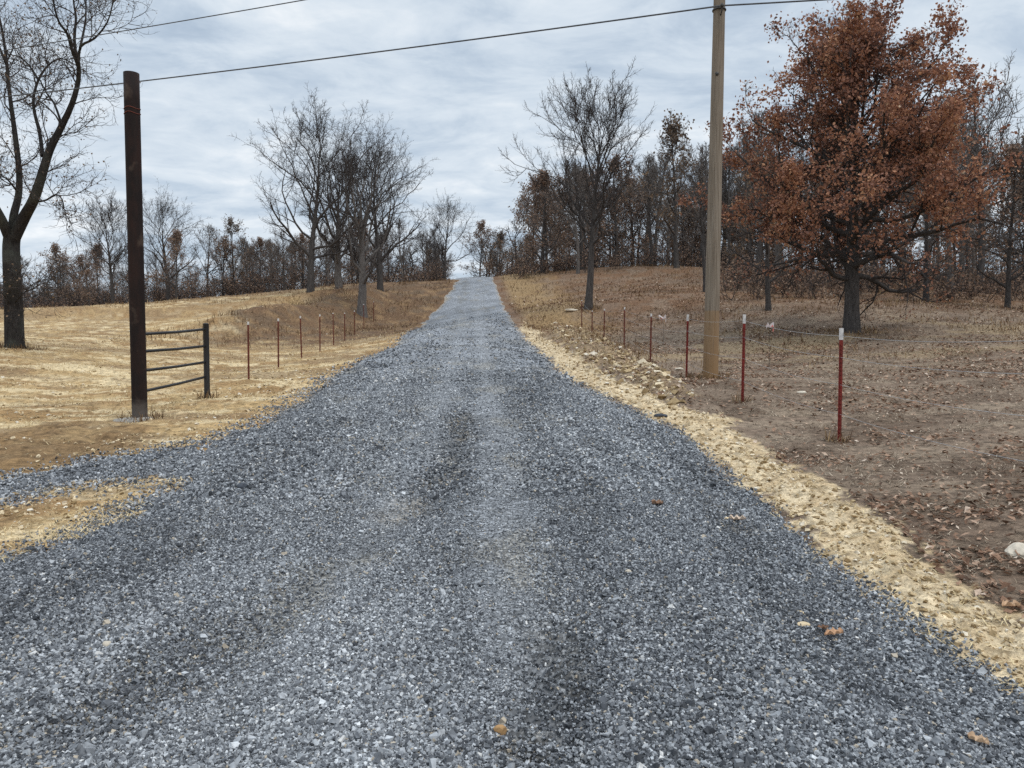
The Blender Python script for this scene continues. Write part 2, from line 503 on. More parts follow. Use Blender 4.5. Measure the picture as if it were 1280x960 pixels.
def soil_color(x, y):
    n = fbm(x * .25, y * .25, 101, 4); n2 = fbm(x * 1.1, y * 1.1, 111, 4); n3 = fbm(x * .9, y * 3.2, 121, 4); n4 = fbm(x * 5, y * 5, 131, 3)
    side = sstep(-1.0, 1.0, x + .075 * (y - 8) - .6 + (n2 - .5) * 1.2)          # 0 left of the drive, 1 right
    # left field: mown straw over clay
    L = np.broadcast_to(np.array([.43, .295, .145]), x.shape + (3,)).copy()
    L = mixc(L, (.30, .18, .08), sstep(.46, .6, n2) * .85)
    L = mixc(L, (.68, .54, .33), sstep(.5, .63, n3) * .8)
    L = mixc(L, (.25, .165, .09), sstep(.5, .62, fbm(x * .35, y * 1.1, 141, 5)) * .7)
    L = mixc(L, (.42, .24, .085), sstep(-.9, .1, SDf(x, y)) * sstep(9, 11, y) * .5)
    ck = np.exp(-((pdist(x, y, CUT) + (n2 - .5) * 2.5) / 2.6) ** 2)
    L = mixc(L, (.27, .17, .085), ck * (.35 + .6 * sstep(.42, .6, n3)))
    L = mixc(L, (.24, .155, .085), np.exp(-((y - 27 + .12 * x + (n2 - .5) * 5) / 1.5) ** 2) * .65)
    ch = sstep(-.4, .4, sdist(x, y, CHURN) + (n2 - .5) * 1.2)
    L = mixc(L, (.20, .125, .062), ch * (.6 + .4 * sstep(.4, .6, n3)))
    # the leafy bank above the fence posts
    bank = sstep(34.5, 39.5, y + (n2 - .5) * 9) * sstep(-17.5, -13.5, x + (n - .5) * 5)
    bank = np.maximum(bank, sstep(66, 74, y + (n2 - .5) * 8))
    B = mixc(np.broadcast_to(np.array([.13, .074, .043]), x.shape + (3,)), (.24, .15, .08), sstep(.52, .7, n2))
    B = mixc(B, (.085, .05, .034), sstep(.5, .66, n3) * .8)
    L = L * (1 - bank[..., None] * .9) + B * bank[..., None] * .9
    # right: bare brown woodland floor
    Rr = np.broadcast_to(np.array([.205, .148, .106]), x.shape + (3,)).copy()
    Rr = mixc(Rr, (.285, .218, .155), sstep(.45, .65, n3) * .7)
    Rr = mixc(Rr, (.125, .085, .058), sstep(.52, .66, n2) * .7)
    Rr = mixc(Rr, (.32, .235, .14), sstep(17, 24, y) * sstep(36, 26, y) * sstep(.5, .62, fbm(x * .22, y * .55, 151, 4)) * .8)
    Rr = mixc(Rr, (.175, .098, .055), sstep(30, 42, y) * (.45 + .5 * sstep(.4, .6, n2)))
    # grassy tan shoulder right of the far drive
    sh = sstep(26, 36, y) * sstep(-.2, -1.0, SDf(x, y)) * sstep(-5.5, -2.5, SDf(x, y) + (n2 - .5) * 3)
    Rr = mixc(Rr, (.33, .22, .105), sh * .7)
    nb = sstep(.5, .1, sdist(x, y, PALE)) * sstep(-1.3, -.3, sdist(x, y, PALE)) * sstep(9, 6, y)
    Rr = mixc(Rr, (.11, .072, .05), nb * .55)
    c = L * (1 - side[..., None]) + Rr * side[..., None]
    p = sstep(-.05, .05, sdist(x, y, PALE) + (n2 - .5) * .7 + (n4 - .5) * .55 + (fbm(x * 13, y * 13, 135, 2) - .5) * .2)
    pc = mixc(np.broadcast_to(np.array([.63, .50, .325]), x.shape + (3,)), (.45, .325, .185), sstep(.5, .66, n4) * .7)
    c = mixc(c, (0, 0, 0), p * 0) * (1 - p[..., None]) + pc * p[..., None]
    be = sstep(-.1, .3, sdist(x, y, BERM) + (n2 - .5) * .8)
    c = mixc(c, (.27, .185, .105), be * (.45 + .5 * sstep(.42, .58, n4)))
    return c


def SDf(x, y):
    return sdist(x, y, ROAD)


def road_color(x, y, sd):
    n = fbm(x * .55, y * .3, 201, 4); n2 = fbm(x * 2.2, y * 1.2, 211, 4)
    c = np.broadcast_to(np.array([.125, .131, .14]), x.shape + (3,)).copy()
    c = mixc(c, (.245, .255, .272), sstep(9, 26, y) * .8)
    c = mixc(c, (.12, .128, .14), sstep(.5, .68, n) * .5)
    tr = track(x, y)
    c = mixc(c, (.13, .122, .105), tr * sstep(.42, .62, n2) * .6)
    dk = rut(x, y)
    c = mixc(c, (.10, .094, .084), dk * (.3 + .6 * sstep(.35, .6, n2)))
    c = mixc(c, (.21, .175, .13), dk * sstep(.58, .7, n2) * .7)
    c = mixc(c, (.25, .255, .262), pressed(x, y) * .5)
    c = mixc(c, (.20, .182, .15), sstep(.62, .74, fbm(x * 1.4, y * .8, 221, 4)) * .55)
    c = mixc(c, (.40, .28, .14), sstep(.28, -.12, sd) * (.35 + .3 * n2) * sstep(8, 14, y))
    return c


idx = np.arange(nr * na).reshape(nr, na)
nxt = np.roll(idx, -1, 1)
Q = np.stack([idx[:-1], nxt[:-1], nxt[1:], idx[1:]], -1).reshape(-1, 4)
V = np.stack([GX, GY, GZ], -1).reshape(-1, 3)
SC = soil_color(GX, GY).reshape(-1, 3)
ground = link('ground', quadmesh('ground', V, Q[:, ::-1], MAT['soil'], True, {'soil': SC}), kind='structure')
# fill under the camera
RH = road_h(GX, GY, SD)
keepv = ((SD > -.5) & (RS < 125) & (RS > .2)).ravel()
kq = Q[keepv[Q].all(1)]
used = np.unique(kq); remap = np.zeros(len(V), int); remap[used] = np.arange(len(used))
RV = V.copy(); RV[:, 2] += RH.ravel()
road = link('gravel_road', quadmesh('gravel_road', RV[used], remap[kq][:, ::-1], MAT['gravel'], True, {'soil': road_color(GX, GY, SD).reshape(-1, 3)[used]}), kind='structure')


# ------------------------------------------------------------------ scattered stuff
def in_view(n, dmin, dmax, power, rng, wide=1.12):
    """points spread over the ground the photograph covers; power sets how they thin out with distance"""
    u = rng.random(n)
    if power == 1: d = dmin + (dmax - dmin) * u
    else:
        a = 2 - power
        d = (dmin ** a + (dmax ** a - dmin ** a) * u) ** (1 / a) if abs(a) > 1e-6 else dmin * (dmax / dmin) ** u
    x = (rng.random(n) * 2 - 1) * (640 / F) * wide * d + (rng.random(n) - .5) * .6
    return x, d


CUBE = np.array([[-1, -1, -1], [1, -1, -1], [1, 1, -1], [-1, 1, -1], [-1, -1, 1], [1, -1, 1], [1, 1, 1], [-1, 1, 1]], float)
CUBEQ = np.array([[0, 3, 2, 1], [4, 5, 6, 7], [0, 1, 5, 4], [1, 2, 6, 5], [2, 3, 7, 6], [3, 0, 4, 7]])


def rand_rot(n, rng):
    q = rng.normal(size=(n, 4)); q /= np.linalg.norm(q, axis=1, keepdims=True)
    w, x, y, z = q.T
    return np.stack([1 - 2 * (y * y + z * z), 2 * (x * y - z * w), 2 * (x * z + y * w), 2 * (x * y + z * w), 1 - 2 * (x * x + z * z), 2 * (y * z - x * w),
                     2 * (x * z - y * w), 2 * (y * z + x * w), 1 - 2 * (x * x + y * y)], -1).reshape(n, 3, 3)


def stones(pos, size, tint, rng, flat=.75):
    n = len(pos)
    v = CUBE[None] * .5 * (1 + (rng.random((n, 8, 3)) - .5) * 1.0)
    v = v * (np.array([1, .8, .62])[None, None] * (1 + (rng.random((n, 1, 3)) - .5) * .5))
    v = np.einsum('nij,nkj->nki', rand_rot(n, rng), v) * size[:, None, None]
    v[..., 2] *= flat
    v += pos[:, None]
    q = (CUBEQ[None] + np.arange(n)[:, None, None] * 8).reshape(-1, 4)
    return v.reshape(-1, 3), q, np.repeat(tint, 8)


def surf(x, y):
    """height of the visible surface, gravel included"""
    z = T(x, y); sd = road_sd(x, y)
    return z + np.where(sd > -.4, np.maximum(0, road_h(x, y, sd)), 0), sd


rng = np.random.default_rng(11)
X, Y, S = [], [], []
for n, a, b, pw, s0, s1 in ((400000, 2.0, 7.5, 1.6, .006, .018), (200000, 7.0, 18, 1.6, .012, .030), (70000, 16, 48, 1.9, .024, .05)):
    x, y = in_view(n, a, b, pw, rng); X.append(x); Y.append(y); S.append(s0 + (s1 - s0) * rng.random(n) ** 2.2)
x, y, s = map(np.concatenate, (X, Y, S))
z, sd = surf(x, y)
lf_ = x < -.075 * y + .3
k = rng.random(len(x)) < np.where(lf_, sstep(-1.0, .02, sd) ** 2.6, sstep(-.24, .06, sd) ** 1.5) * (1 - .55 * pressed(x, y)) * (1 - .35 * rut(x, y))
x, y, z, s, sd = x[k], y[k], z[k], s[k], sd[k]
tint = rng.beta(1.6, 1.9, len(x)) * .9
dk = sstep(.48, .66, fbm(x * .55, y * .3, 201, 4)) * .08 + rut(x, y) * .13 - pressed(x, y) * .07 - .10 * (fbm(x * 1.2, y * .9, 421, 3) - .5)
tint = np.clip(tint - dk + .34 * (fbm(x * 1.9 + .15 * y, y * .22, 431, 4) - .5), .01, .88); s = s * (1 - .35 * pressed(x, y)) * (1 - .15 * tread_w(x, y)[0]) * (1 + .9 * (rng.random(len(x)) < .012))
sp = rng.random(len(x)); tint = np.where(sp < .012, .93, np.where(sp < .03, .97 + .03 * rng.random(len(x)), tint))
v, q, t = stones(np.stack([x, y, z + s * .28 + .007 * tread_w(x, y)[0]], -1), s, tint, rng, 1.0)
link('loose_gravel', quadmesh('loose_gravel', v, q, MAT['stone'], False, {'tint': t}), kind='stuff', label='loose grey crushed stone covering the drive')

# clods along the pale verge and the heap of turned soil
X, Y = in_view(150000, 3, 45, 1.6, rng)
lfd = (X < -.08 * Y - 1) * (.03 + .55 * sstep(.5, .66, fbm(X * .6, Y * 1.5, 441, 4))) * sstep(4, 7, Y)
p = sdist(X, Y, PALE); bm_ = sdist(X, Y, BERM)
k = (rng.random(len(X)) < np.clip(sstep(-.1, .15, p) * .95 + sstep(-.2, .2, bm_) * .7 + lfd, 0, 1)) & (road_sd(X, Y) < -.10)
X, Y = X[k], Y[k]
sz = (.008 + .045 * rng.random(len(X)) ** 3) * np.clip(.4 + Y * .06, .5, 1.3) + np.where(bm_[k] > -.2, .13 * rng.random(len(X)) ** 6, 0)
z, _ = surf(X, Y)
v, q, t = stones(np.stack([X, Y, z + sz * .1], -1), sz, rng.random(len(X)), rng)
link('soil_clods', quadmesh('soil_clods', v, q, MAT['clod'], False, {'tint': t}), kind='stuff', label='crumbled buff soil clods on the verge')


def flakes(x, y, z, L, Wd, tint, rng, lift=.3, curl=.25):
    """leaf-like quads lying about: 6 verts, two folded halves"""
    n = len(x); a = rng.random(n) * 2 * np.pi
    u = np.stack([np.cos(a), np.sin(a), (rng.random(n) - .5) * lift * 2], -1) * L[:, None]
    w = np.stack([-np.sin(a), np.cos(a), (rng.random(n) - .5) * lift * 2], -1) * Wd[:, None]
    up = np.zeros((n, 3)); up[:, 2] = L * curl * rng.random(n)
    c = np.stack([x, y, z], -1)
    v = np.stack([c - u * .5 + up * .6, c - w * .5 + up, c + u * .5 + up * rng.random((n, 1)), c + w * .5 + up], 1)
    q = np.arange(n * 4).reshape(n, 4)
    return v.reshape(-1, 3), q, np.repeat(tint, 4)


# dead leaves on the right-hand woodland floor
X, Y = in_view(130000, 4, 60, 1.4, rng, 1.15)
rs_ = sdist(X, Y, ROAD)
patch = fbm(X * .8, Y * .8, 301, 4); drift = np.exp(-((sdist(X, Y, PALE) + .55) / .5) ** 2) * sstep(9, 5, Y)
right = (X > -.08 * Y + 1.2) & (rs_ < -.25) & (sdist(X, Y, PALE) < .0)
k = right & (rng.random(len(X)) < np.clip(sstep(.44, .64, patch) * .95 + .12 + drift * 1.6 * sstep(.42, .6, fbm(X * 2.2, Y * 2.2, 481, 3)), 0, 1))
X, Y = X[k], Y[k]; z, _ = surf(X, Y)
L = .022 + .05 * rng.random(len(X)) ** 1.6 + .002 * Y
tt = np.clip(rng.beta(1.6, 2.0, len(X)) + (rng.random(len(X)) < .07) * .4, 0, 1)
v, q, t = flakes(X, Y, z + .012, L, L * (.35 + .4 * rng.random(len(X))), tt, rng, .55, .5)
link('leaf_litter', quadmesh('leaf_litter', v, q, MAT['litter'], False, {'tint': t}), kind='stuff', label='dead brown leaves scattered over bare soil')


# straw: lying strands on the left field and pale verge
def blades(x, y, z, L, Wd, tint, rng, pitch_lo, pitch_hi):
    n = len(x); a = rng.random(n) * 2 * np.pi; e = pitch_lo + (pitch_hi - pitch_lo) * rng.random(n)
    d = np.stack([np.cos(a) * np.cos(e), np.sin(a) * np.cos(e), np.sin(e)], -1) * L[:, None]
    s_ = np.stack([-np.sin(a), np.cos(a), np.zeros(n)], -1) * Wd[:, None]
    c = np.stack([x, y, z], -1); bend = np.zeros((n, 3)); bend[:, 2] = L * .12
    v = np.stack([c - s_ * .5, c + s_ * .5, c + d * .5 + s_ * .4 + bend, c + d * .5 - s_ * .4 + bend, c + d + s_ * .1, c + d - s_ * .1], 1)
    i = np.arange(n)[:, None] * 6
    q = np.concatenate([i + np.array([[0, 1, 2, 3]]), i + np.array([[3, 2, 4, 5]])])
    return v.reshape(-1, 3), q, np.repeat(tint, 6)


X, Y = in_view(120000, 3, 40, 1.5, rng, 1.15)
p = sdist(X, Y, PALE); sdr = road_sd(X, Y)
left = (X < -.08 * Y - 1) & (sdr < -.05)
dens = np.where(left, np.clip(sstep(.4, .62, fbm(X * .9, Y * 3.2, 121, 4)), .06, 1) * .6, sstep(-.1, .1, p) * .2)
dens = np.where(sdist(X, Y, CHURN) > -.1, dens * .25, dens)
k = (rng.random(len(X)) < dens) & (sdr < -.0)
X, Y = X[k], Y[k]; z, _ = surf(X, Y)
v, q, t = blades(X, Y, z + .008, .04 + .11 * rng.random(len(X)), .003 + .0005 * Y + .002 * rng.random(len(X)), rng.beta(2.5, 1.8, len(X)), rng, -.05, .25)
link('straw_mulch', quadmesh('straw_mulch', v, q, MAT['straw'], False, {'tint': t}), kind='stuff', label='pale dry straw lying on the clay')

# short dead stubble standing in the straw field
X, Y = in_view(140000, 5, 62, 1.25, rng, 1.15)
k = (X < -.08 * Y - 1.2) & (road_sd(X, Y) < -.25) & (sdist(X, Y, CHURN) < .1)
k &= rng.random(len(X)) < np.clip(sstep(.42, .62, fbm(X * .8, Y * 2.4, 511, 4)) * .8, .10, 1)
X, Y = X[k], Y[k]; z, _ = surf(X, Y)
v, q, t = blades(X, Y, z - .005, .025 + .10 * rng.random(len(X)) ** 1.8, .003 + .0005 * Y, rng.beta(1.8, 1.6, len(X)), rng, .15, 1.3)
link('grass_stubble', quadmesh('grass_stubble', v, q, MAT['straw'], False, {'tint': t}), kind='stuff', label='short dead stubble standing in the straw field')

# matted dead grass and chaff over the brown floor on the right
X, Y = in_view(150000, 3.5, 36, 1.5, rng, 1.15)
k = (X > -.08 * Y + 1.2) & (sdist(X, Y, ROAD) < -.3) & (sdist(X, Y, PALE) < -.1)
k &= rng.random(len(X)) < np.clip(sstep(.36, .6, fbm(X * .9, Y * 2.2, 501, 4)), .12, 1)
X, Y = X[k], Y[k]; z, _ = surf(X, Y)
v, q, t = blades(X, Y, z + .004, .03 + .10 * rng.random(len(X)) ** 1.5, .0025 + .0005 * Y + .002 * rng.random(len(X)), np.clip(rng.beta(1.6, 2.6, len(X)) + (rng.random(len(X)) < .10) * .6, 0, 1), rng, -.05, .35)
link('matted_grass', quadmesh('matted_grass', v, q, MAT['chaff'], False, {'tint': t}), kind='stuff', label='matted dead grass and chaff on the brown soil')

# dry grass on the slopes either side of the upper drive
X, Y = in_view(120000, 16, 92, 1.1, rng, 1.1)
sdr = road_sd(X, Y)
g1 = fbm(X * .5, Y * .5, 321, 4)
bankL = sstep(33, 42, Y) * (X > -19) * (X < -.08 * Y)
rightS = (X > -.08 * Y) * sstep(16, 34, Y)
edgeL = (X < -19) * sstep(58, 63, Y) * sstep(72, 68, Y)
k = (sdr < -.35) & (rng.random(len(X)) < np.clip((bankL * .8 + rightS * .55 + edgeL * .8) * sstep(.35, .6, g1), 0, 1))
X, Y, g1 = X[k], Y[k], g1[k]; z, _ = surf(X, Y)
feet = [(-6.2, 12.7, .25), (-6.15, 15.3, .15), (4.6, 17.6, .35), (12.5, 28, .9), (4.2, 42, .6), (-17, 26, .7), (4.18, 9.7, .12), (3.98, 13.1, .12), (4.08, 17.8, .12), (3.93, 21.6, .12)]
for fx, fy, fr in feet:
    m_ = int(110 * fr / .3); a_ = rng.random(m_) * 6.28; r_ = fr * (.5 + rng.random(m_) * .9)
    X = np.append(X, fx + np.cos(a_) * r_); Y = np.append(Y, fy + np.sin(a_) * r_); g1 = np.append(g1, np.full(m_, .35))
z, _ = surf(X, Y)
v, q, t = blades(X, Y, z - .01, .10 + .28 * rng.random(len(X)) * g1 * 1.5, .008 + .0005 * Y, np.clip(rng.beta(2, 2, len(X)) + np.where((X < -.08 * Y) & (X > -18), -.34, np.where(X > -.08 * Y + 3, -.22, 0)), 0, 1), rng, .3, 1.4)
link('dry_grass', quadmesh('dry_grass', v, q, MAT['grass'], False, {'tint': t}), kind='stuff', label='dry brown grass on the slopes beside the upper drive')


# ------------------------------------------------------------------ trees
class Tree:
    def __init__(s, seed):
        s.r = np.random.default_rng(seed); s.l = {0: [], 1: [], 2: [], 3: [], 4: [], 5: []}; s.tips = []; s.minl = [0] * 7

    def branch(s, p, d, L, r, lv, up=.15, wig=.22, tip=.3, n=None):
        """wander a branch; returns points and radii"""
        rg = s.r
        n = n or (7, 8, 6, 5, 4, 4)[lv]
        pts = [np.array(p, float)]; d = np.array(d, float); d /= np.linalg.norm(d)
        st = L / (n - 1)
        for i in range(n - 1):
            d = d + rg.normal(size=3) * wig * (.6 if lv == 0 else 1) + np.array([0, 0, up])
            d /= np.linalg.norm(d); pts.append(pts[-1] + d * st)
        pts = np.array(pts); t = np.linspace(0, 1, n)
        rad = r * (1 - (1 - tip) * t ** .9)
        s.l[lv].append((pts, rad)); return pts, rad

    def spawn(s, pts, rad, lv, spec, top=5):
        """grow children of one branch and theirs in turn"""
        rg = s.r
        if lv >= top: return
        cnt, lo, ratio, ang, up, wig = spec[lv]
        L = np.linalg.norm(np.diff(pts, axis=0), axis=1).sum()
        cnt = max(1, int(round(cnt * (.8 + .4 * rg.random()))))
        ph = rg.random() * 6.28
        for i in range(cnt):
            t = lo + (1 - lo) * (i + rg.random()) / cnt
            if i == cnt - 1: t = 1.0
            f = t * (len(pts) - 1); j = min(int(f), len(pts) - 2); w = f - j
            p = pts[j] * (1 - w) + pts[j + 1] * w; r0 = rad[j] * (1 - w) + rad[j + 1] * w
            ax = pts[j + 1] - pts[j]; ax /= np.linalg.norm(ax) + 1e-9
            ph += 2.4 + rg.normal() * .5
            u = np.cross(ax, [0.3, .2, 1.0]); u /= np.linalg.norm(u) + 1e-9; v = np.cross(ax, u)
            a = ang * (.7 + .6 * rg.random()) * (.35 if t == 1.0 else 1)
            d = ax * math.cos(a) + (u * math.cos(ph) + v * math.sin(ph)) * math.sin(a)
            l = max(L * ratio * (.6 + .7 * rg.random()) * (1.15 - .55 * t), s.minl[lv + 1])
            r1 = min(r0 * .8, r0 * (.45 + .25 * rg.random()))
            r1 = max(r1, (.05, .03, .016, .011, .008, .006)[lv + 1] * s.k)
            cp, cr = s.branch(p, d, l, r1, lv + 1, up, wig)
            if lv + 1 >= top - 1: s.tips.append(cp)
            s.spawn(cp, cr, lv + 1, spec, top)

    def meshes(s, name, bark, twig, tl=1):
        A = [tubes(s.l[i], (12, 8)[i]) for i in range(tl + 1) if s.l[i]]
        B = [tubes(s.l[i], (8, 8, 5, 4, 3, 3)[i]) for i in range(tl + 1, 6) if s.l[i]]
        out = []
        for nm, parts, mt in (('trunk', A, bark), ('crown', B, twig)):
            V, Q, o = [], [], 0
            for v, q in parts: V.append(v); Q.append(q + o); o += len(v)
            out.append(quadmesh(name + '_' + nm, np.concatenate(V), np.concatenate(Q), mt, True))
        return out

    def leaves(s, name, n, size, mat, zfun=None, spread=.12, clump=True):
        rg = s.r
        tp = np.concatenate(s.tips)
        if zfun is not None:
            w = zfun(tp); w = w / w.sum(); ii = rg.choice(len(tp), n, p=w)
        else: ii = rg.integers(0, len(tp), n)
        c = tp[ii] + rg.normal(size=(n, 3)) * spread
        M = rand_rot(n, rg); sz = size * (.45 + 1.1 * rg.random(n))
        base = np.array([[-.5, 0, 0], [0, -.34, .12], [.5, 0, 0], [0, .34, .12]])
        v = np.einsum('nij,kj->nki', M, base) * sz[:, None, None] + c[:, None]
        tint = np.clip(rg.beta(2, 2, n) * .8 + (fbm(c[:, 0] * 1.0 + c[:, 2] * .7, c[:, 1] + c[:, 2] * .9, 3, 2) - .4) * .6, 0, 1)
        return quadmesh(name + '_foliage', v.reshape(-1, 3), np.arange(n * 4).reshape(n, 4), mat, False, {'tint': np.repeat(tint, 4)})


def gen_tree(seed, H, r0, first, nl, width, spec, k=1.0, prof=None, lean=.0, top=5, limb_up=.10, limb_ang=(1.25, .5), wig0=.05, trunk_top=.82):
    """a whole tree: a trunk with limbs whose reach follows the crown profile"""
    t = Tree(seed); t.k = k; rg = t.r
    d0 = np.array([lean * (rg.random() - .5), lean * (rg.random() - .5), 1])
    pts, rad = t.branch((0, 0, -.25), d0, H * trunk_top + .25, r0, 0, .05, wig0, .16, 10)
    rad[0] *= 1.18
    prof = prof or (lambda q: .35 + .65 * math.sin(math.pi * min(1, q * .95 + .12)))
    ph = rg.random() * 6
    for i in range(nl):
        q = (i + .6 * rg.random()) / nl                        # 0 bottom of the crown .. 1 top
        tt = first + (1 - first) * q * .98
        f = tt * (len(pts) - 1); j = min(int(f), len(pts) - 2); w = f - j
        p = pts[j] * (1 - w) + pts[j + 1] * w; r_ = rad[j] * (1 - w) + rad[j + 1] * w
        ph += 2.4 + rg.normal() * .35
        a = limb_ang[0] * (1 - q) + limb_ang[1] * q; a *= .85 + .3 * rg.random()
        d = np.array([math.cos(ph) * math.sin(a), math.sin(ph) * math.sin(a), math.cos(a)])
        L = width * H * prof(q) * (.85 + .3 * rg.random())
        cp, cr = t.branch(p, d, L, max(r_ * (.42 + .25 * rg.random()), .02 * k), 1, limb_up, .2, .28)
        t.spawn(cp, cr, 1, spec, top)
    for i in range(3):                                         # leaders that carry the trunk on into the crown
        ph += 2.1; a = .22 + .2 * rg.random()
        cp, cr = t.branch(pts[-1], (math.cos(ph) * math.sin(a), math.sin(ph) * math.sin(a), math.cos(a)), width * H * prof(1.0) * (.75 + .3 * rg.random()), rad[-1] * .75, 1, .05, .14, .28)
        t.spawn(cp, cr, 1, spec, top)
    return t


# (children, first, length ratio, angle, uplift, wiggle) for levels 0..4
OAKISH = {1: (7, .22, .48, .75, .10, .17), 2: (5, .15, .52, .75, .08, .19), 3: (5, .12, .52, .8, .08, .32), 4: (3, .1, .5, .8, .05, .3)}
AIRY = {1: (7, .25, .48, .62, .10, .13), 2: (5, .15, .50, .62, .10, .15), 3: (5, .12, .55, .65, .08, .2), 4: (3, .1, .5, .7, .05, .3)}
FARISH = {1: (6, .2, .48, .72, .1, .17), 2: (5, .15, .52, .72, .1, .2), 3: (4, .12, .55, .8, .08, .32), 4: (2, .1, .5, .8, 0, .3)}


def place(meshes, loc, sc, rz, label, group=None, name='bare_tree', sxy=1.0):
    e = thing(name, label, 'tree', loc, rz, group)
    e.scale = (sc * sxy, sc * sxy, sc)
    for nm, me in zip(('trunk', 'crown', 'foliage'), meshes):
        if me is not None: link(nm, me, e)
    return e


def ground_at(px, d):
    v = ray(px, 437); x = v[0] / v[1] * d
    return np.array([x, d, float(T(np.array([x]), np.array([d]))[0])])


# --- the big rusty oak
def oak_prof(q):
    return float(np.interp(q, [0, .12, .3, .55, .8, 1], [.66, .92, 1.0, .88, .66, .42]))


OAKSPEC = {1: (7, .15, .44, .85, .05, .22), 2: (5, .12, .5, .85, .05, .3), 3: (4, .1, .52, .85, .03, .32), 4: (2, .1, .5, .8, 0, .3)}
H = 10.8
t = gen_tree(5, H, .30, .23, 56, .45, OAKSPEC, 1.0, oak_prof, limb_up=.035, limb_ang=(1.38, .5), trunk_top=.86, wig0=.035)


def oakw(p):
    rr = np.hypot(p[:, 0], p[:, 1]) / 4.8; zz = p[:, 2] / H
    return (.20 + sstep(.20, .40, zz)) * (.35 + sstep(.25, .8, rr + .6 * np.maximum(0, zz - .5))) * (.06 + 1.4 * sstep(.42, .56, .55 * fbm(p[:, 0] * .9 + p[:, 2] * .6, p[:, 1] * .9 + p[:, 2] * .8, 5, 3) + .45 * fbm(p[:, 0] * 2.1 - p[:, 2] * 1.3, p[:, 1] * 2.1 + p[:, 2] * 1.7, 6, 2)))


ms = t.meshes('rusty_oak', MAT['bark_grey'], MAT['twig']) + [t.leaves('rusty_oak', 64000, .105, MAT['rust_leaf'], oakw, .13)]
b = ground_at(1064, 28)
place(ms, b, 1.0, .6, 'large spreading oak full of rust red leaves, in front of the woods', name='oak_tree')

# --- the tall bare tree by the far fence posts
t = gen_tree(23, 12.6, .22, .38, 22, .36, AIRY, 1.1, lambda q: float(np.interp(q, [0, .25, .6, 1], [.75, 1, 1.0, .75])), limb_up=.10, limb_ang=(.85, .35), trunk_top=.66)
bareA = t.meshes('tall_bare', MAT['bark_grey'], MAT['twig'])
place(bareA + [None], ground_at(735, 42), 1.04, 2.1, 'tall bare tree with pale trunk and fan-shaped crown, in front of the ridge woods')

# --- the pair of bare trees left of the drive
t = gen_tree(31, 12.5, .26, .22, 16, .50, OAKISH, 1.1, lambda q: float(np.interp(q, [0, .3, .65, 1], [.7, 1, .9, .5])), limb_up=.09, limb_ang=(1.05, .35), trunk_top=.7)
bareB = t.meshes('broad_bare', MAT['bark_grey'], MAT['twig'])
t = gen_tree(37, 11.5, .36, .26, 16, .50, OAKISH, 1.1, lambda q: float(np.interp(q, [0, .3, .65, 1], [.6, 1, .95, .6])), limb_up=.11, limb_ang=(.85, .3), trunk_top=.7)
bareC = t.meshes('forked_bare', MAT['bark_pale'], MAT['twig'])
place(bareB + [None], ground_at(389, 60), 1.17, 1.0, 'broad bare tree on the bank, first of three going towards the drive')
place(bareC + [None], ground_at(453, 52), .98, 2.0, 'bare tree with thick pale grey trunk standing behind the last fence posts')
place(bareC + [None], ground_at(424, 63), 1.02, 4.9, 'grey bare tree half hidden between the broad bare tree and the thick pale trunk')
place(bareB + [None], ground_at(476, 64), 1.08, 3.4, 'dark-trunked bare tree just behind the thick pale trunk, nearest the upper drive')

# --- the near tree at the left edge, its limbs laid out by hand
t = Tree(77); t.k = 1.0; t.minl = [0, 0, 1.3, .7, .35, .2, 0]
D = 26.0
b0 = ground_at(18, D)


_limbpx = []          # (pixel x, pixel y, depth) of the limb points so far


def limb(pp, r0, r1, lv, dy=0.0):
    n = len(pp); q = []; d0 = D
    if _limbpx:
        d0 = min(_limbpx, key=lambda e: (e[0] - pp[0][0]) ** 2 + (e[1] - pp[0][1]) ** 2)[2]
    for i, (px, py) in enumerate(pp):
        dd = d0 + dy * i / (n - 1) + t.r.normal() * .05 * (i > 0)
        q.append(P(px, py, dd) - b0)
    for i in range(n - 1):
        for w in np.linspace(0, 1, 6):
            _limbpx.append((pp[i][0] * (1 - w) + pp[i + 1][0] * w, pp[i][1] * (1 - w) + pp[i + 1][1] * w, d0 + dy * (i + w) / (n - 1)))
    q = np.array(q)
    # densify with a smooth curve
    m = (n - 1) * 3 + 1; tt = np.linspace(0, n - 1, m); out = np.empty((m, 3))
    for a_, f in enumerate(tt):
        i = min(int(f), n - 2); u = f - i
        p0, p1, p2, p3 = q[max(i - 1, 0)], q[i], q[i + 1], q[min(i + 2, n - 1)]
        out[a_] = .5 * ((2 * p1) + (p2 - p0) * u + (2 * p0 - 5 * p1 + 4 * p2 - p3) * u * u + (3 * p1 - p0 - 3 * p2 + p3) * u ** 3)
    rad = r1 + (r0 - r1) * (1 - np.linspace(0, 1, m)) ** 1.25; t.l[lv].append((out, rad)); return out, rad


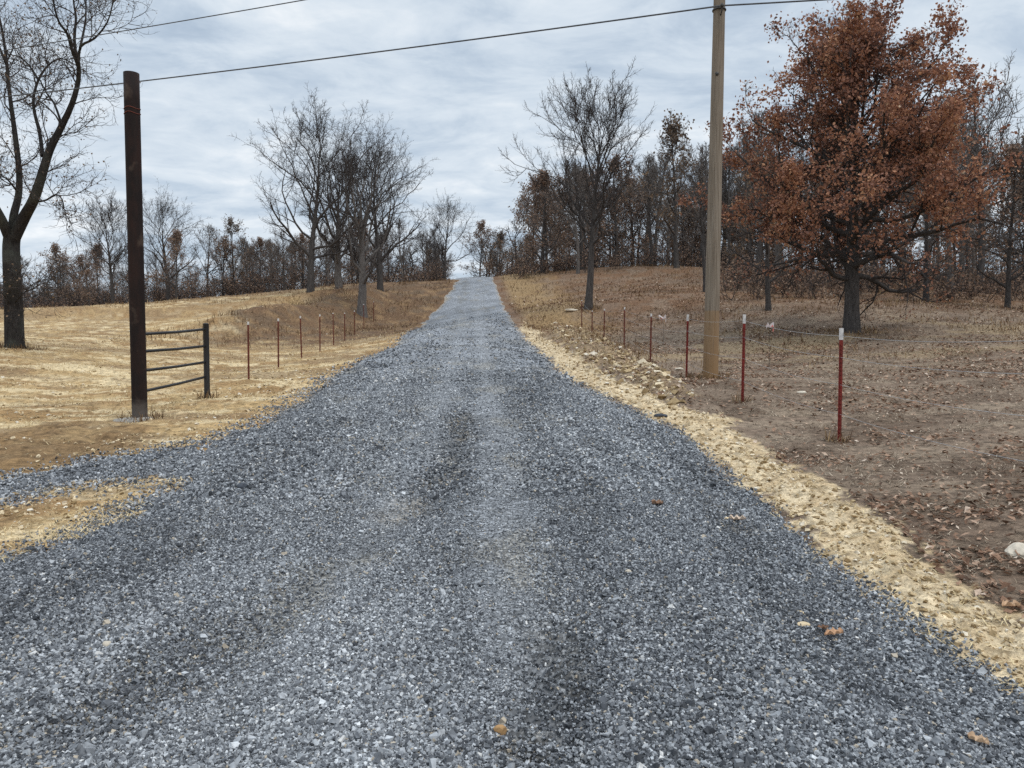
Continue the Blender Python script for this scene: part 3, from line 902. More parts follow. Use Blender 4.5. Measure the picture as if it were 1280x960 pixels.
HS = {1: (8, .25, .28, .8, .08, .20), 2: (6, .12, .45, .75, .06, .22), 3: (4, .1, .5, .75, .05, .28), 4: (2, .1, .5, .7, .03, .3)}
tp, tr_ = limb([(19, 445), (18, 420), (17, 380), (15, 340), (14, 308), (16, 292)], .31, .25, 0); tr_[:2] *= 1.25
for pp, r0, r1, lv, dy in [
    ([(16, 300), (30, 272), (42, 250), (52, 220), (62, 188), (76, 160), (90, 130), (98, 100), (98, 78)], .25, .085, 0, -1.0),
    ([(14, 300), (17, 270), (23, 245), (24, 215), (19, 170), (15, 140), (11, 108), (8, 75), (3, 40), (-8, -10)], .17, .05, 1, 1.8),
    ([(13, 300), (2, 275), (-14, 245), (-35, 200), (-52, 140), (-60, 80), (-75, 10), (-80, -60)], .22, .05, 1, -2.5),
    ([(-20, 235), (-60, 215), (-95, 190), (-130, 140)], .10, .03, 1, 2.0),
    ([(53, 195), (50, 168), (43, 140), (42, 122), (48, 100), (60, 82), (76, 73), (92, 80)], .085, .03, 1, 2.2),
    ([(48, 100), (38, 84), (26, 72), (10, 68)], .05, .022, 1, 1.2),
    ([(78, 158), (68, 130), (58, 116), (50, 100)], .05, .03, 1, 1.0),
    ([(97, 80), (90, 62), (84, 42), (74, 28), (68, 8), (62, -30), (55, -80)], .075, .02, 1, -1.4),
    ([(97, 82), (93, 50), (95, 22), (92, 2), (90, -45), (84, -110)], .07, .02, 1, .8),
    ([(98, 80), (101, 58), (118, 48), (134, 28), (142, 0), (150, -40)], .06, .015, 1, -1.0),
    ([(100, 60), (107, 25), (108, -15), (115, -70)], .05, .015, 1, 1.6),
    ([(43, 253), (58, 250), (70, 243), (78, 250), (80, 261)], .045, .02, 1, -.5),
    ([(22, 240), (10, 225), (-5, 215)], .05, .02, 1, -1.5),
    ([(8, 80), (-8, 40), (-20, -10), (-30, -80)], .06, .015, 1, 1.0),
    ([(17, 380), (30, 366), (40, 362)], .03, .012, 1, -1.0), ([(17, 385), (4, 368), (-8, 360)], .03, .012, 1, -.7),
]:
    o_, r_ = limb(pp, r0 * .82, r1 * .7, lv, dy)
    t.spawn(o_, np.minimum(r_, .045), 1, HS)
ms = t.meshes('near_tree', MAT['bark_dark'], MAT['twig']) + [t.leaves('near_tree', 2600, .07, MAT['dull_leaf'], lambda p: .3 + (fbm(p[:, 0] * 1.2 + p[:, 2], p[:, 1] + p[:, 2] * 1.1, 8, 2) > .55) * 1.0, .1)]
place(ms, b0, 1.0, 0, 'large dark-barked tree with forked trunk and few leaves, standing in the straw field', name='forked_tree')

# --- a stock of woodland trees, copied about
WB = [gen_tree(100 + i, 11, .19, (.28, .35, .22, .3)[i], 13, (.36, .30, .42, .34)[i], FARISH, 1.5, limb_up=.12, limb_ang=((.95, .35), (.8, .3), (1.15, .4), (.9, .35))[i], trunk_top=.8) for i in range(4)]
WBm = [w.meshes('wood_bare%d' % i, MAT[('bark_pale', 'bark_grey', 'bark_grey', 'bark_pale')[i]], MAT['wood_twig']) + [None] for i, w in enumerate(WB)]
WL = [gen_tree(200 + i, 9.5, .18, (.18, .22, .15, .2)[i], 15, (.36, .32, .40, .36)[i], FARISH, 1.4, oak_prof, limb_up=.08, limb_ang=(1.3, .45), trunk_top=.84) for i in range(4)]
WLm = [w.meshes('wood_leafy%d' % i, MAT['bark_grey'], MAT['wood_twig']) + [w.leaves('wood_leafy%d' % i, (3000, 1800, 3400, 1300)[i], .17, MAT[('brown_leaf', 'dull_leaf', 'brown_leaf', 'dull_leaf')[i]], None, .18)] for i, w in enumerate(WL)]

G_R, G_L, G_C = 'trees in the ridge woods beyond the fence', 'trees in the woods along the far edge of the straw field', 'trees on the crest behind the drive'
# trees one can pick out: (pixel x, distance, height, stock, variant, turn, name, label, group)
for px, d, h, st, i, rz, lab in [
    (960, 36, 7.5, WLm, 3, 1.0, 'small two-stemmed tree with dull leaves between the utility pole and the rusty oak'),
    (1156, 40, 8.5, WLm, 0, .4, 'brown-leaved tree behind the right flank of the rusty oak'),
    (1187, 43, 11.5, WBm, 0, 2.4, 'bare dark tree close behind the rusty oak, beside a brown-leaved one'),
    (1222, 50, 14.5, WBm, 2, .9, 'bare tree whose twigs rise above the right shoulder of the rusty oak'),
    (945, 52, 12.5, WBm, 1, 4.4, 'tall bare tree whose thin top shows between the utility pole and the rusty oak'),
    (1258, 37, 7.5, WLm, 2, 4.0, 'slim rusty-leaved tree at the edge of the brown clearing beyond the oak'),
    (1290, 36, 8.5, WBm, 1, 3.1, 'bare slender tree at the very edge of the clearing beyond the oak'),
    (881, 46, 8.6, WBm, 1, 2.2, 'dark slender tree partly hidden behind the utility pole'),
    (845, 64, 12.6, WLm, 1, 5.2, 'dark-trunked tree with dull brown crown standing alone before the ridge woods'),
    (722, 66, 10.5, WBm, 3, .2, 'pale-trunked tree behind the tall fan-crowned bare tree'),
    (556, 88, 9.6, bareB, None, 1.7, 'small bare tree with wide crown alone on the crest beside the drive'),
    (600, 100, 8.0, WLm, 0, 2.9, 'round brown-leaved tree at the head of the drive'),
    (625, 104, 7.6, WLm, 1, .9, 'duller brown-leaved tree just right of the round one at the head of the drive'),
    (143, 74, 11.0, bareA, None, .1, 'wide bare tree rising above the far woods behind the tall rusted post'),
    (212, 76, 10.6, bareB, None, 3.9, 'upright bare tree rising above red-brown trees at the far field edge'),
    (222, 73, 6.4, WLm, 2, 1.2, 'low reddish tree with pale stems at the far field edge'),
    (113, 70, 3.2, WLm, 2, 2.6, 'small orange-brown sapling at the far field edge'),
    (292, 80, 8.3, WLm, 3, .7, 'thin tree with tufts of reddish leaves behind the gate panel'),
    (75, 84, 7.2, WLm, 0, 5.0, 'brown-leaved tree beyond the near forked trunk'),
]:
    g_ = ground_at(px, d); hh = 12.6 if st is bareA else 12.5 if st is bareB else 11 if st is WBm else 9.5
    place(st + [None] if i is None else st[i], g_, h / hh, rz, lab, None, 'brown_leaved_tree' if st is WLm else 'bare_tree')

rg = np.random.default_rng(99)
placed = []


def scatter(n, pxr, dr, hr, leafy, labels, group, mind=2.2, sxy=1.0):
    c = tries = 0
    while c < n and tries < n * 40:
        tries += 1
        px = pxr[0] + (pxr[1] - pxr[0]) * rg.random(); d = dr[0] + (dr[1] - dr[0]) * rg.random()
        v = ray(px, 437); x = v[0] / v[1] * d
        if any((x - a) ** 2 + (d - b_) ** 2 < mind ** 2 for a, b_ in placed): continue
        if abs(x - np.interp(d, [60, 92, 120], [-3.5, -5, -7])) < 3.6: continue
        placed.append((x, d)); c += 1
        lf = rg.random() < leafy
        st = WLm if lf else WBm; i = int(rg.integers(0, 4)); h = hr[0] + (hr[1] - hr[0]) * rg.random()
        if lf: h *= .82
        place(st[i], ground_at(px, d), h / (9.5 if lf else 11), rg.random() * 6.28, labels[1 if lf else 0], group, 'brown_leaved_tree' if lf else 'bare_tree', sxy)


scatter(46, (648, 960), (68, 96), (9.5, 14), .4, ('bare grey tree in the dense woods between the drive and the utility pole', 'brown-leaved tree in the dense woods between the drive and the utility pole'), G_R)
scatter(40, (930, 1360), (48, 84), (9.5, 13.5), .42, ('bare grey tree in the shady woods behind the rusty oak', 'brown-leaved tree in the shady woods behind the rusty oak'), G_R)
scatter(44, (-60, 330), (78, 112), (4.5, 9.8), .45, ('bare tree in the woods along the far edge of the straw field', 'brown-leaved tree in the woods along the far edge of the straw field'), G_L)
scatter(34, (315, 560), (76, 112), (5.5, 9.0), .25, ('bare tree in the thin woods behind the bank of fence posts', 'brown-leaved tree in the thin woods behind the bank of fence posts'), G_L)
scatter(14, (540, 665), (98, 125), (6.5, 9), .4, ('bare tree on the crest behind the head of the drive', 'brown-leaved tree on the crest behind the head of the drive'), G_C)


# undergrowth: thickets of bare brush along the foot of the woods
def brush(n, pxr, dr, hr, seed):
    r2 = np.random.default_rng(seed); L = []; L2 = []; tips = []
    for _ in range(n):
        px = pxr[0] + (pxr[1] - pxr[0]) * r2.random(); d = dr[0] + (dr[1] - dr[0]) * r2.random()
        v = ray(px, 437); x = v[0] / v[1] * d
        L.append((x, d, hr[0] + (hr[1] - hr[0]) * r2.random() ** 1.5))
    L = np.array(L); ok = np.abs(L[:, 0] - np.interp(L[:, 1], [60, 92, 120], [-3.5, -5, -7])) > 3.3
    L = L[ok]; z = T(L[:, 0], L[:, 1]); out = []
    for (x, d, h), zz in zip(L, z):
        for _ in range(9):
            a = r2.random() * 6.28; s_ = .25 + .5 * r2.random()
            p = [np.array([x + r2.normal() * .25, d + r2.normal() * .25, zz - .05])]; dr_ = np.array([math.cos(a) * s_, math.sin(a) * s_, 1.0])
            for _ in range(3):
                dr_ = dr_ + r2.normal(size=3) * .25; p.append(p[-1] + dr_ / np.linalg.norm(dr_) * h / 3)
            p = np.array(p); out.append((p, np.array([.014, .011, .009, .005])))
            for _ in range(4):
                j = r2.integers(1, 3); w = r2.random(); q0 = p[j] * (1 - w) + p[j + 1] * w
                d2 = r2.normal(size=3) + np.array([0, 0, .8]); d2 /= np.linalg.norm(d2)
                q = np.array([q0, q0 + d2 * h * .14, q0 + (d2 + r2.normal(size=3) * .3) * h * .28, q0 + (d2 + r2.normal(size=3) * .3) * h * .4]); out.append((q, np.array([.009, .008, .006, .004]))); tips.append(q)
    return out, np.concatenate(tips)


allb, allt = [], []
for a in ((150, (640, 980), (66, 82), (.8, 2.4), 1), (150, (900, 1340), (40, 60), (.7, 2.0), 2), (260, (-60, 340), (76, 96), (.8, 3.4), 3), (160, (320, 575), (78, 100), (.8, 2.6), 4), (60, (540, 665), (93, 104), (.7, 2.2), 5)):
    o_, tt_ = brush(*a); allb += o_; allt.append(tt_)
v, q = tubes(allb, 3)
link('undergrowth', quadmesh('undergrowth', v, q, MAT['twig'], True), kind='stuff', label='thicket of bare brush along the foot of the woods')
tp = np.concatenate(allt); r2 = np.random.default_rng(8); n = 52000; c = tp[r2.integers(0, len(tp), n)] + r2.normal(size=(n, 3)) * .15
bv = np.einsum('nij,kj->nki', rand_rot(n, r2), np.array([[-.5, 0, 0], [0, -.34, .12], [.5, 0, 0], [0, .34, .12]])) * (.10 + .1 * r2.random(n))[:, None, None] + c[:, None]
link('brush_leaves', quadmesh('brush_leaves', bv.reshape(-1, 3), np.arange(n * 4).reshape(n, 4), MAT['brown_leaf'], False, {'tint': np.repeat(r2.beta(2, 2, n), 4)}), kind='stuff', label='withered brown leaves hanging in the brush')

# the far-off wood that closes the view behind the separate trees
r2 = np.random.default_rng(55); lines, tips = [], []
for _ in range(420):
    px = -120 + 1560 * r2.random(); d = 100 + 60 * r2.random(); v_ = ray(px, 437); x = v_[0] / v_[1] * d
    if abs(x + 7 + (d - 100) * .07) < 3: continue
    z0 = float(T0(np.array([x]), np.array([d]))[0]); h = (5 + 4 * r2.random()) * (1.15 if px > 640 else 1.0)
    p = np.array([[x, d, z0 - .3], [x + r2.normal() * .2, d, z0 + h * .35], [x + r2.normal() * .4, d, z0 + h * .7], [x + r2.normal() * .6, d, z0 + h]])
    lines.append((p, np.array([.14, .11, .07, .02])))
    for _ in range(13):
        f = .3 + .65 * r2.random(); i = int(f * 3); w = f * 3 - i; q0 = p[i] * (1 - w) + p[min(i + 1, 3)] * w
        d2 = np.array([r2.normal(), r2.normal(), .7]); d2 /= np.linalg.norm(d2); l_ = h * .32 * (1.2 - f)+.5
        q1 = np.array([q0, q0 + d2 * l_ * .4, q0 + (d2 + r2.normal(size=3) * .2) * l_ * .75, q0 + (d2 + r2.normal(size=3) * .25 + np.array([0, 0, .2])) * l_])
        lines.append((q1, np.array([.05, .04, .03, .015]))); tips.append(q1[1:])
        for _ in range(6):
            j = r2.integers(1, 3); d3 = d2 + r2.normal(size=3) * .7; d3 /= np.linalg.norm(d3); a_ = q1[j]
            q2 = np.array([a_, a_ + d3 * l_ * .2, a_ + (d3 + r2.normal(size=3) * .3) * l_ * .35, a_ + (d3 + r2.normal(size=3) * .3) * l_ * .5])
            lines.append((q2, np.array([.022, .018, .014, .01]))); tips.append(q2[2:])
v, q = tubes(lines, 3)
far = link('far_wood', quadmesh('far_wood', v, q, MAT['twig'], True), kind='stuff', label='far-off bare wood closing the view beyond the ridge')


# ------------------------------------------------------------------ utility pole and its lines
pb = P(888, 474, 17.6); pb[2] = float(T(np.array([pb[0]]), np.array([pb[1]]))[0])
pole = thing('utility_pole', 'tall round wooden utility pole carrying two power lines, beside the T-post fence', 'utility pole', pb)
zs = np.linspace(-.6, 9.9, 16)
lean = .012
v, q = tubes([(np.stack([lean * zs, 0 * zs, zs], -1), np.interp(zs, [-.6, 9.9], [.178, .122]))], 24, True)
link('shaft', quadmesh('pole_shaft', v, q, MAT['pole'], True), pole)


def boxes(specs):
    V, Q = [], []
    for c, s_ in specs:
        Q.append(CUBEQ + 8 * len(V)); V.append(CUBE * .5 * np.array(s_) + np.array(c))
    return np.concatenate(V), np.concatenate(Q)


def post_x(z): return lean * z


zc = P(888, 13, 17.6)[2] - pb[2]      # height of the lower line on the pole
hw = []
a = np.linspace(0, 2 * np.pi, 25)
v, q = tubes([(np.stack([post_x(zc) + .137 * np.cos(a), .137 * np.sin(a), zc + 0 * a], -1), np.full(25, .022))], 8)
link('band_clamp', quadmesh('band_clamp', v, q, MAT['darksteel'], True), pole)
v, q = tubes([(np.array([[post_x(zc), -.12, zc - .16], [post_x(zc), -.22, zc - .10], [post_x(zc), -.24, zc - .02]]), np.array([.016, .016, .016])),
              (np.array([[post_x(zc), -.24, zc - .03], [post_x(zc), -.24, zc + .0], [post_x(zc), -.24, zc + .05]]), np.array([.03, .045, .025]))], 8, True)
link('line_bracket', quadmesh('line_bracket', v, q, MAT['darksteel'], True), pole)
zt = 9.9
v, q = tubes([(np.array([[post_x(zt), 0, zt - .02], [post_x(zt), 0, zt + .1], [post_x(zt), 0, zt + .2]]), np.array([.02, .02, .02]))], 8, True)
link('top_pin', quadmesh('top_pin', v, q, MAT['steel'], True), pole)
zz = np.array([0, .02, .04, .07, .09, .12, .14, .17, .19]) + zt + .18
v, q = tubes([(np.stack([post_x(zt) + 0 * zz, 0 * zz, zz], -1), np.array([.03, .07, .065, .045, .075, .07, .045, .055, .02]))], 14, True)
link('insulator', quadmesh('insulator', v, q, MAT['porcelain'], True), pole)
link('knot', quadmesh('knot', *tubes([(np.array([[post_x(6.9) - .05, -.135, 6.9], [post_x(6.9) - .05, -.15, 6.9], [post_x(6.9) - .05, -.156, 6.9]]), np.array([.045, .035, .012]))], 10, True), MAT['darksteel'], True), pole)


def wire(name, label, p0, p1, sag, rad, mat, n=41, cat='power line', group=None):
    t_ = np.linspace(0, 1, n)[:, None]
    pts = p0 * (1 - t_) + p1 * t_; pts[:, 2] -= (4 * sag * t_ * (1 - t_))[:, 0]
    v, q = tubes([(pts, np.full(n, rad))], 8)
    o = link(name, quadmesh(name, v, q, mat, True)); o['label'] = label; o['category'] = cat
    if group: o['group'] = group
    return o


low = np.array([pb[0] + post_x(zc), pb[1] - .24, pb[2] + zc])
hi = np.array([pb[0] + post_x(zt), pb[1], pb[2] + zt + .37])


def through(p0, px, py, d):
    q = P(px, py, d); return q


# each line is straight from the pole through a sighted point and on to the next pole
for nm, start, (px, py, dd), ends, rad, lab in (
    ('power_line', low, (120, 108, 23.2), 62, .019, 'lower power line crossing the sky from the wooden utility pole behind the tall rusted post'),
    ('power_line', hi, (140, 41, 22.6), 62, .014, 'thin upper power line high above the rusted post and the forked tree'),
):
    q_ = P(px, py, dd); dv = q_ - start; L0 = np.hypot(dv[0], dv[1]); hdir = np.array([dv[0], dv[1], 0]) / L0
    sag = .55
    tq = L0 / ends
    zend = start[2] + (dv[2] + 4 * sag * tq * (1 - tq)) / tq
    endp = start + hdir * ends; endp[2] = zend
    # one continuous cable: the span to the left and the span to the right of the pole
    t_ = np.linspace(0, 1, 61)[:, None]
    left_ = start * (1 - t_) + endp * t_; left_[:, 2] -= (4 * sag * t_ * (1 - t_))[:, 0]
    q2 = P(1060, 3, 16.9); q2[2] += start[2] - low[2]; h2 = q2 - start; h2[2] = 0; h2 /= np.linalg.norm(h2)
    end2 = start + h2 * 55; end2[2] += .9
    right_ = start * (1 - t_) + end2 * t_; right_[:, 2] -= (4 * .5 * t_ * (1 - t_))[:, 0]
    pts = np.concatenate([left_[::-1], right_[1:]])
    v, q = tubes([(pts, np.full(len(pts), rad))], 8)
    o = link(nm, quadmesh(nm, v, q, MAT['cable'], True)); o['label'] = lab; o['category'] = 'power line'

# ------------------------------------------------------------------ tall rusted post and pipe panel
gb = P(175, 527, 12.7); gb[2] = float(T(np.array([gb[0]]), np.array([gb[1]]))[0])
top = P(166, 93, 12.75)
hgt = top[2] - gb[2]
gp = thing('tall_gate_post', 'tall dark brown rusted pipe post, open at the top, set in pale concrete', 'gate post', gb)
rp = .121
zs = np.concatenate([[-.4], np.linspace(0, hgt, 14), [hgt, hgt - .03, hgt - .35]])
rd = np.concatenate([[rp], np.full(14, rp), [rp - .012, rp - .013, rp - .013]])
dx = (top[0] - gb[0]) / hgt
v, q = tubes([(np.stack([zs * dx, zs * 0, zs], -1), rd)], 32)
link('pipe', quadmesh('gate_post_pipe', v, q, MAT['pipe'], True), gp)
zb = hgt - .55
a = np.linspace(0, 2 * np.pi, 33)
for zz_, nm in ((hgt - .58, 'weld_band'), (hgt - .66, 'weld_band')):
    v, q = tubes([(np.stack([zz_ * dx + (rp + .002) * np.cos(a), (rp + .002) * np.sin(a), zz_ + .012 * np.sin(3 * a)], -1), np.full(33, .007))], 6)
    link(nm, quadmesh(nm, v, q, MAT['brownpost'], True), gp)
# concrete collar: an uneven disc just above the soil
n = 28; a = np.arange(n) * 2 * np.pi / n; rgc = np.random.default_rng(4)
r1 = (.21 + .12 * rgc.random(n)) * (1 + .35 * np.cos(a - 2.9))
ring = []
for rr_, z_ in ((rp + .003, .03), (.18, .02), (None, -.012), (None, -.12)):
    r_ = r1 if rr_ is None else np.full(n, rr_)
    if z_ == -.12: r_ = r1 * 1.1
    ring.append(np.stack([r_ * np.cos(a), r_ * np.sin(a) * .8, z_ + .015 * rgc.random(n)], -1))
V_ = np.concatenate(ring); Q_ = [[i * n + j, (i + 1) * n + j, (i + 1) * n + (j + 1) % n, i * n + (j + 1) % n] for i in range(3) for j in range(n)]
link('concrete_footing', quadmesh('concrete_footing', V_, np.array(Q_), MAT['concrete'], True), gp)

sb = P(259, 497, 15.3); sb[2] = float(T(np.array([sb[0]]), np.array([sb[1]]))[0])
st_ = P(257, 405, 15.3)
pn = thing('pipe_fence_panel', 'short black pipe panel of four rails between the tall rusted post and a low post', 'fence panel', sb)
h_ = st_[2] - sb[2]
zs = np.array([-.4, 0, h_ * .5, h_, h_ + .004, h_ + .02]); rr = np.array([.057, .057, .057, .057, .059, .03])
v, q = tubes([(np.stack([zs * 0, zs * 0, zs], -1), rr)], 20, True)
link('end_post', quadmesh('panel_end_post', v, q, MAT['blackpipe'], True), pn)
for (ya, yb) in ((417.5, 411.5), (439, 432.5), (463, 452.5), (488.5, 471)):
    pA = P(184, ya, 12.85); pA[0] = gb[0] + .05; pA[1] = gb[1] + .09; pA[2] = P(184, ya, 12.8)[2]; pB = P(257, yb, 15.3); m_ = (pA + pB) / 2; m_[2] -= .012
    v, q = tubes([(np.array([pA - sb, m_ - sb, pB - sb]), np.full(3, .026))], 12, True)
    link('rail', quadmesh('panel_rail', v, q, MAT['blackpipe'], True), pn)


# ------------------------------------------------------------------ T-posts
def tpost_meshes(body, tip_h=.17, h=1.5, tag=''):
    w, th = .046, .012
    V, Q = boxes([((0, 0, (h - tip_h - .35) / 2), (w, th, h - tip_h + .35)), ((0, .017, (h - tip_h - .35) / 2), (th * .8, .022, h - tip_h + .345))])
    st = []
    for i in range(22):
        zz = .12 + i * .055
        if zz < h - tip_h - .02: st.append(((0, -.011, zz), (.018, .014, .020)))
    V2, Q2 = boxes(st); Q = np.concatenate([Q, Q2 + len(V)]); V = np.concatenate([V, V2])
    V3, Q3 = boxes([((0, 0, h - tip_h / 2), (w + .004, th + .004, tip_h)), ((0, .018, h - tip_h / 2), (th, .022, tip_h - .004))])
    return (quadmesh('tpost_stem' + tag, V, Q, body), quadmesh('tpost_tip' + tag, V3, Q3, MAT['white']))


TP_red = tpost_meshes(MAT['redpost'], .155, 1.5, '_red'); TP_brown = tpost_meshes(MAT['brownpost'], .085, 1.5, '_worn'); TP_plain = tpost_meshes(MAT['brownpost'], .05, 1.5, '_plain')


def tpost(px, py, d, top_py, ms, label, group, tilt=0.0, rz=0.0):
    g_ = P(px, py, d); g_[2] = float(T(np.array([g_[0]]), np.array([g_[1]]))[0])
    hh = P(px, top_py, d)[2] - g_[2]
    e = thing('t_post', label, 'fence post', g_, rz, group)
    e.scale = (1, 1, hh / 1.5); e.rotation_euler = (R(rg.normal() * .6), tilt, rz)
    for nm, me in zip(('stem', 'painted_tip'), ms): link(nm, me, e)
    return e, g_, hh


GR, GLF = 'T-posts of the fence beside the utility pole', 'T-posts along the straw field'
rp_list = [
    (1332, 700, 5.9, None, TP_red, 'red T-post nearest the camera, at the end of the wire fence'),
    (1049, 557, 9.7, 410, TP_red, 'bright red T-post with a long white tip, standing in front of the rusty oak'),
    (928, 502, 13.1, 393, TP_red, 'red T-post with white tip just in front of the utility pole'),
    (858, 474, 17.8, 393, TP_red, 'red T-post with white tip standing closest beside the utility pole'),
    (813, 458, 21.6, 392, TP_brown, 'dull red T-post next beyond the one beside the utility pole'),
    (780, 438, 26.9, 384, TP_brown, 'dull red T-post behind the soil heap, second beyond the utility pole'),
    (755, 428, 31.0, 386, TP_brown, 'slim red T-post behind the top of the soil heap, third beyond the utility pole'),
    (740, 420, 35.5, 388, TP_brown, 'small red T-post in front of the tall bare tree'),
    (727, 412, 39.6, 375, TP_plain, 'dark T-post at the far end of the fence near the upper drive'),
]
posts = []
for px, py, d, tpy, ms, lab in rp_list:
    if tpy is None:
        g_ = ground_at(px, d); g_[2] -= .02
        tpy_ = 437 - (g_[2] + 1.5 - 1.6) * F / d; py_ = py
        e, gg, hh = tpost(px, py_, d, tpy_, ms, lab, GR)
    else:
        e, gg, hh = tpost(px, py, d, tpy, ms, lab, GR, R(.4))
    posts.append((gg, hh))
for fr, lab in ((.24, 'lowest strand of smooth wire along the red T-posts'), (.5, 'second strand of smooth wire along the red T-posts'), (.74, 'third strand of smooth wire along the red T-posts'), (.93, 'top strand of wire clipped to the white tips of the red T-posts')):
    pts = []
    for (a_, ha), (b_, hb) in zip(posts[:-1], posts[1:]):
        A_ = a_ + np.array([-.002, -.02, ha * fr]); B_ = b_ + np.array([-.002, -.02, hb * fr])
        for w in np.linspace(0, 1, 8, endpoint=False):
            q_ = A_ * (1 - w) + B_ * w; q_[2] -= .05 * 4 * w * (1 - w); pts.append(q_)
    pts.append(posts[-1][0] + np.array([-.002, -.02, posts[-1][1] * fr])); pts = np.array(pts)
    v, q = tubes([(pts, np.full(len(pts), .0026))], 5)
    o = link('fence_wire', quadmesh('fence_wire', v, q, MAT['steel'], True)); o['label'] = lab; o['category'] = 'wire'; o['group'] = 'wires of the T-post fence'

ordw = ['first', 'second', 'third', 'fourth', 'fifth', 'sixth', 'seventh', 'eighth', 'ninth']
for i, (px, py, tpy, ms) in enumerate([(311, 477, 402, TP_brown), (348, 460, 398, TP_brown), (377, 447, 395, TP_brown), (400, 440, 393, TP_brown), (417, 432, 391, TP_plain),
                                       (431, 427, 391, TP_plain), (443, 420, 388, TP_brown), (455, 412, 380, TP_plain), (467, 406, 377, TP_plain)]):
    tpost(px, py, 19.3 + 4 * i, tpy, ms, 'thin rusty T-post in the straw field, %s counting from the black pipe panel' % ordw[i], GLF, R(rg.normal() * .8))


# ------------------------------------------------------------------ small things lying about
def rock(name, px, py, size, mat, label, cat='stone', seed=0, flat=.6):
    r3 = np.random.default_rng(seed)
    h2 = hit(px, py); z_, _ = surf(np.array([h2[0]]), np.array([h2[1]]))
    bm_v = []
    import bmesh
    bm = bmesh.new(); bmesh.ops.create_icosphere(bm, subdivisions=3, radius=.5)
    n_ = 7; pl = [(r3.normal(size=3), .30 + .14 * r3.random()) for _ in range(n_)]
    for v_ in bm.verts:
        p = np.array(v_.co)
        for nn, dd in pl:
            nn = nn / np.linalg.norm(nn); e = p @ nn - dd
            if e > 0: p = p - nn * e * .85
        p *= 1 + .05 * (r3.random() - .5)
        v_.co = Vector((p[0] * size, p[1] * size * .75, p[2] * size * flat))
    me = bpy.data.meshes.new(name); bm.to_mesh(me); bm.free(); me.materials.append(mat)
    o = link(name, me, None, (h2[0], h2[1], z_[0] + size * flat * .18)); o.rotation_euler = (0, 0, r3.random() * 6)
    o['label'] = label; o['category'] = cat
    return o


rock('stone', 1003, 798, .085, MAT['buffstone'], 'flat buff stone on the gravel beside a reddish dead leaf', seed=3, flat=.35)
rock('stone', 1000, 782, .05, MAT['buffstone'], 'small buff chip just above the flat buff stone on the gravel', seed=13, flat=.35)
rock('stone', 625, 953, .06, MAT['rustrock'], 'rust-coloured round stone in the nearest gravel', seed=5, flat=.8)
rock('stone', 1272, 694, .20, MAT['palestone'], 'large pale stone half buried among dead leaves', seed=6, flat=.6)
rock('stone', 303, 622, .14, MAT['darkrock'], 'dark lump of stone on the gravel near the drive edge', seed=8, flat=.5)
rock('stone', 826, 522, .22, MAT['darkrock'], 'black stone at the gravel edge against the pale verge', seed=9, flat=.35)
rock('stone', 849, 464, .26, MAT['palestone'], 'white stone at the foot of the T-post beside the utility pole', seed=10, flat=.4)
rock('stone', 742, 452, .26, MAT['palestone'], 'white stone in the heap of turned soil', seed=11, flat=.7)
rock('stone', 714, 389, .9, MAT['palestone'], 'flat pale slab below the tall bare tree', seed=12, flat=.18)
rock('stone', 738, 348, .5, MAT['palestone'], 'pale stone on the slope behind the tall bare tree', seed=14, flat=.4)
rock('stone', 1003, 490, .22, MAT['palestone'], 'pale flat stone on the brown soil between two red T-posts', seed=15, flat=.25)
rock('stone', 908, 660, .06, MAT['buffstone'], 'buff stone chip on the gravel under a pale dry leaf', seed=16, flat=.4)
rock('stone', 785, 737, .05, MAT['palestone'], 'whitish stone sitting alone in the middle gravel', seed=17, flat=.6)
rock('stone', 135, 838, .06, MAT['palestone'], 'pale grey stone in the gravel near the corner of the drive', seed=18, flat=.6)


def oakleaf(px, py, L, seed, mat, label, tint):
    """one dead oak leaf: a lobed outline with a folded midrib"""
    r3 = np.random.default_rng(seed); h2 = hit(px, py); z_, _ = surf(np.array([h2[0]]), np.array([h2[1]]))
    n_ = 15; t_ = np.linspace(0, 1, n_)
    wv = .30 * np.sin(np.pi * t_ ** .8) * (1 + .35 * np.sin(t_ * 22)) + .02
    V_ = []
    for i in range(n_):
        zc_ = .25 * math.sin(t_[i] * 2.4 + seed)
        for s_ in (-1, -.5, 0, .5, 1):
            V_.append(((t_[i] - .5) * L, s_ * wv[i] * L, (zc_ * .35 + .22 * abs(s_) ** 1.5 * (1 + .5 * math.sin(i * 1.3))) * L * .8))
    Q_ = [[i * 5 + j, (i + 1) * 5 + j, (i + 1) * 5 + j + 1, i * 5 + j + 1] for i in range(n_ - 1) for j in range(4)]
    o = link('dead_leaf', quadmesh('dead_leaf', np.array(V_), np.array(Q_), mat, True, {'tint': np.full(len(V_), tint)}), None, (h2[0], h2[1], z_[0] + .02))
    o.rotation_euler = (0, 0, r3.random() * 6.28); o['label'] = label; o['category'] = 'leaf'


oakleaf(1042, 812, .10, 1, MAT['rust_leaf'], 'curled reddish dead leaf on the gravel beside the buff stone', .9)
oakleaf(1028, 806, .07, 2, MAT['litter'], 'small dark dead leaf overlapping the reddish one on the gravel', .35)
oakleaf(822, 648, .13, 3, MAT['litter'], 'brown curled dead leaf alone on the gravel in mid drive', .45)
oakleaf(922, 661, .13, 4, MAT['litter'], 'pale dry leaf on the gravel near the buff verge', .95)
oakleaf(1222, 957, .09, 5, MAT['rust_leaf'], 'orange-brown dead leaf at the near edge of the gravel', .97)
oakleaf(1263, 768, .12, 6, MAT['rust_leaf'], 'orange dead leaf on the dark soil beside the verge', .95)


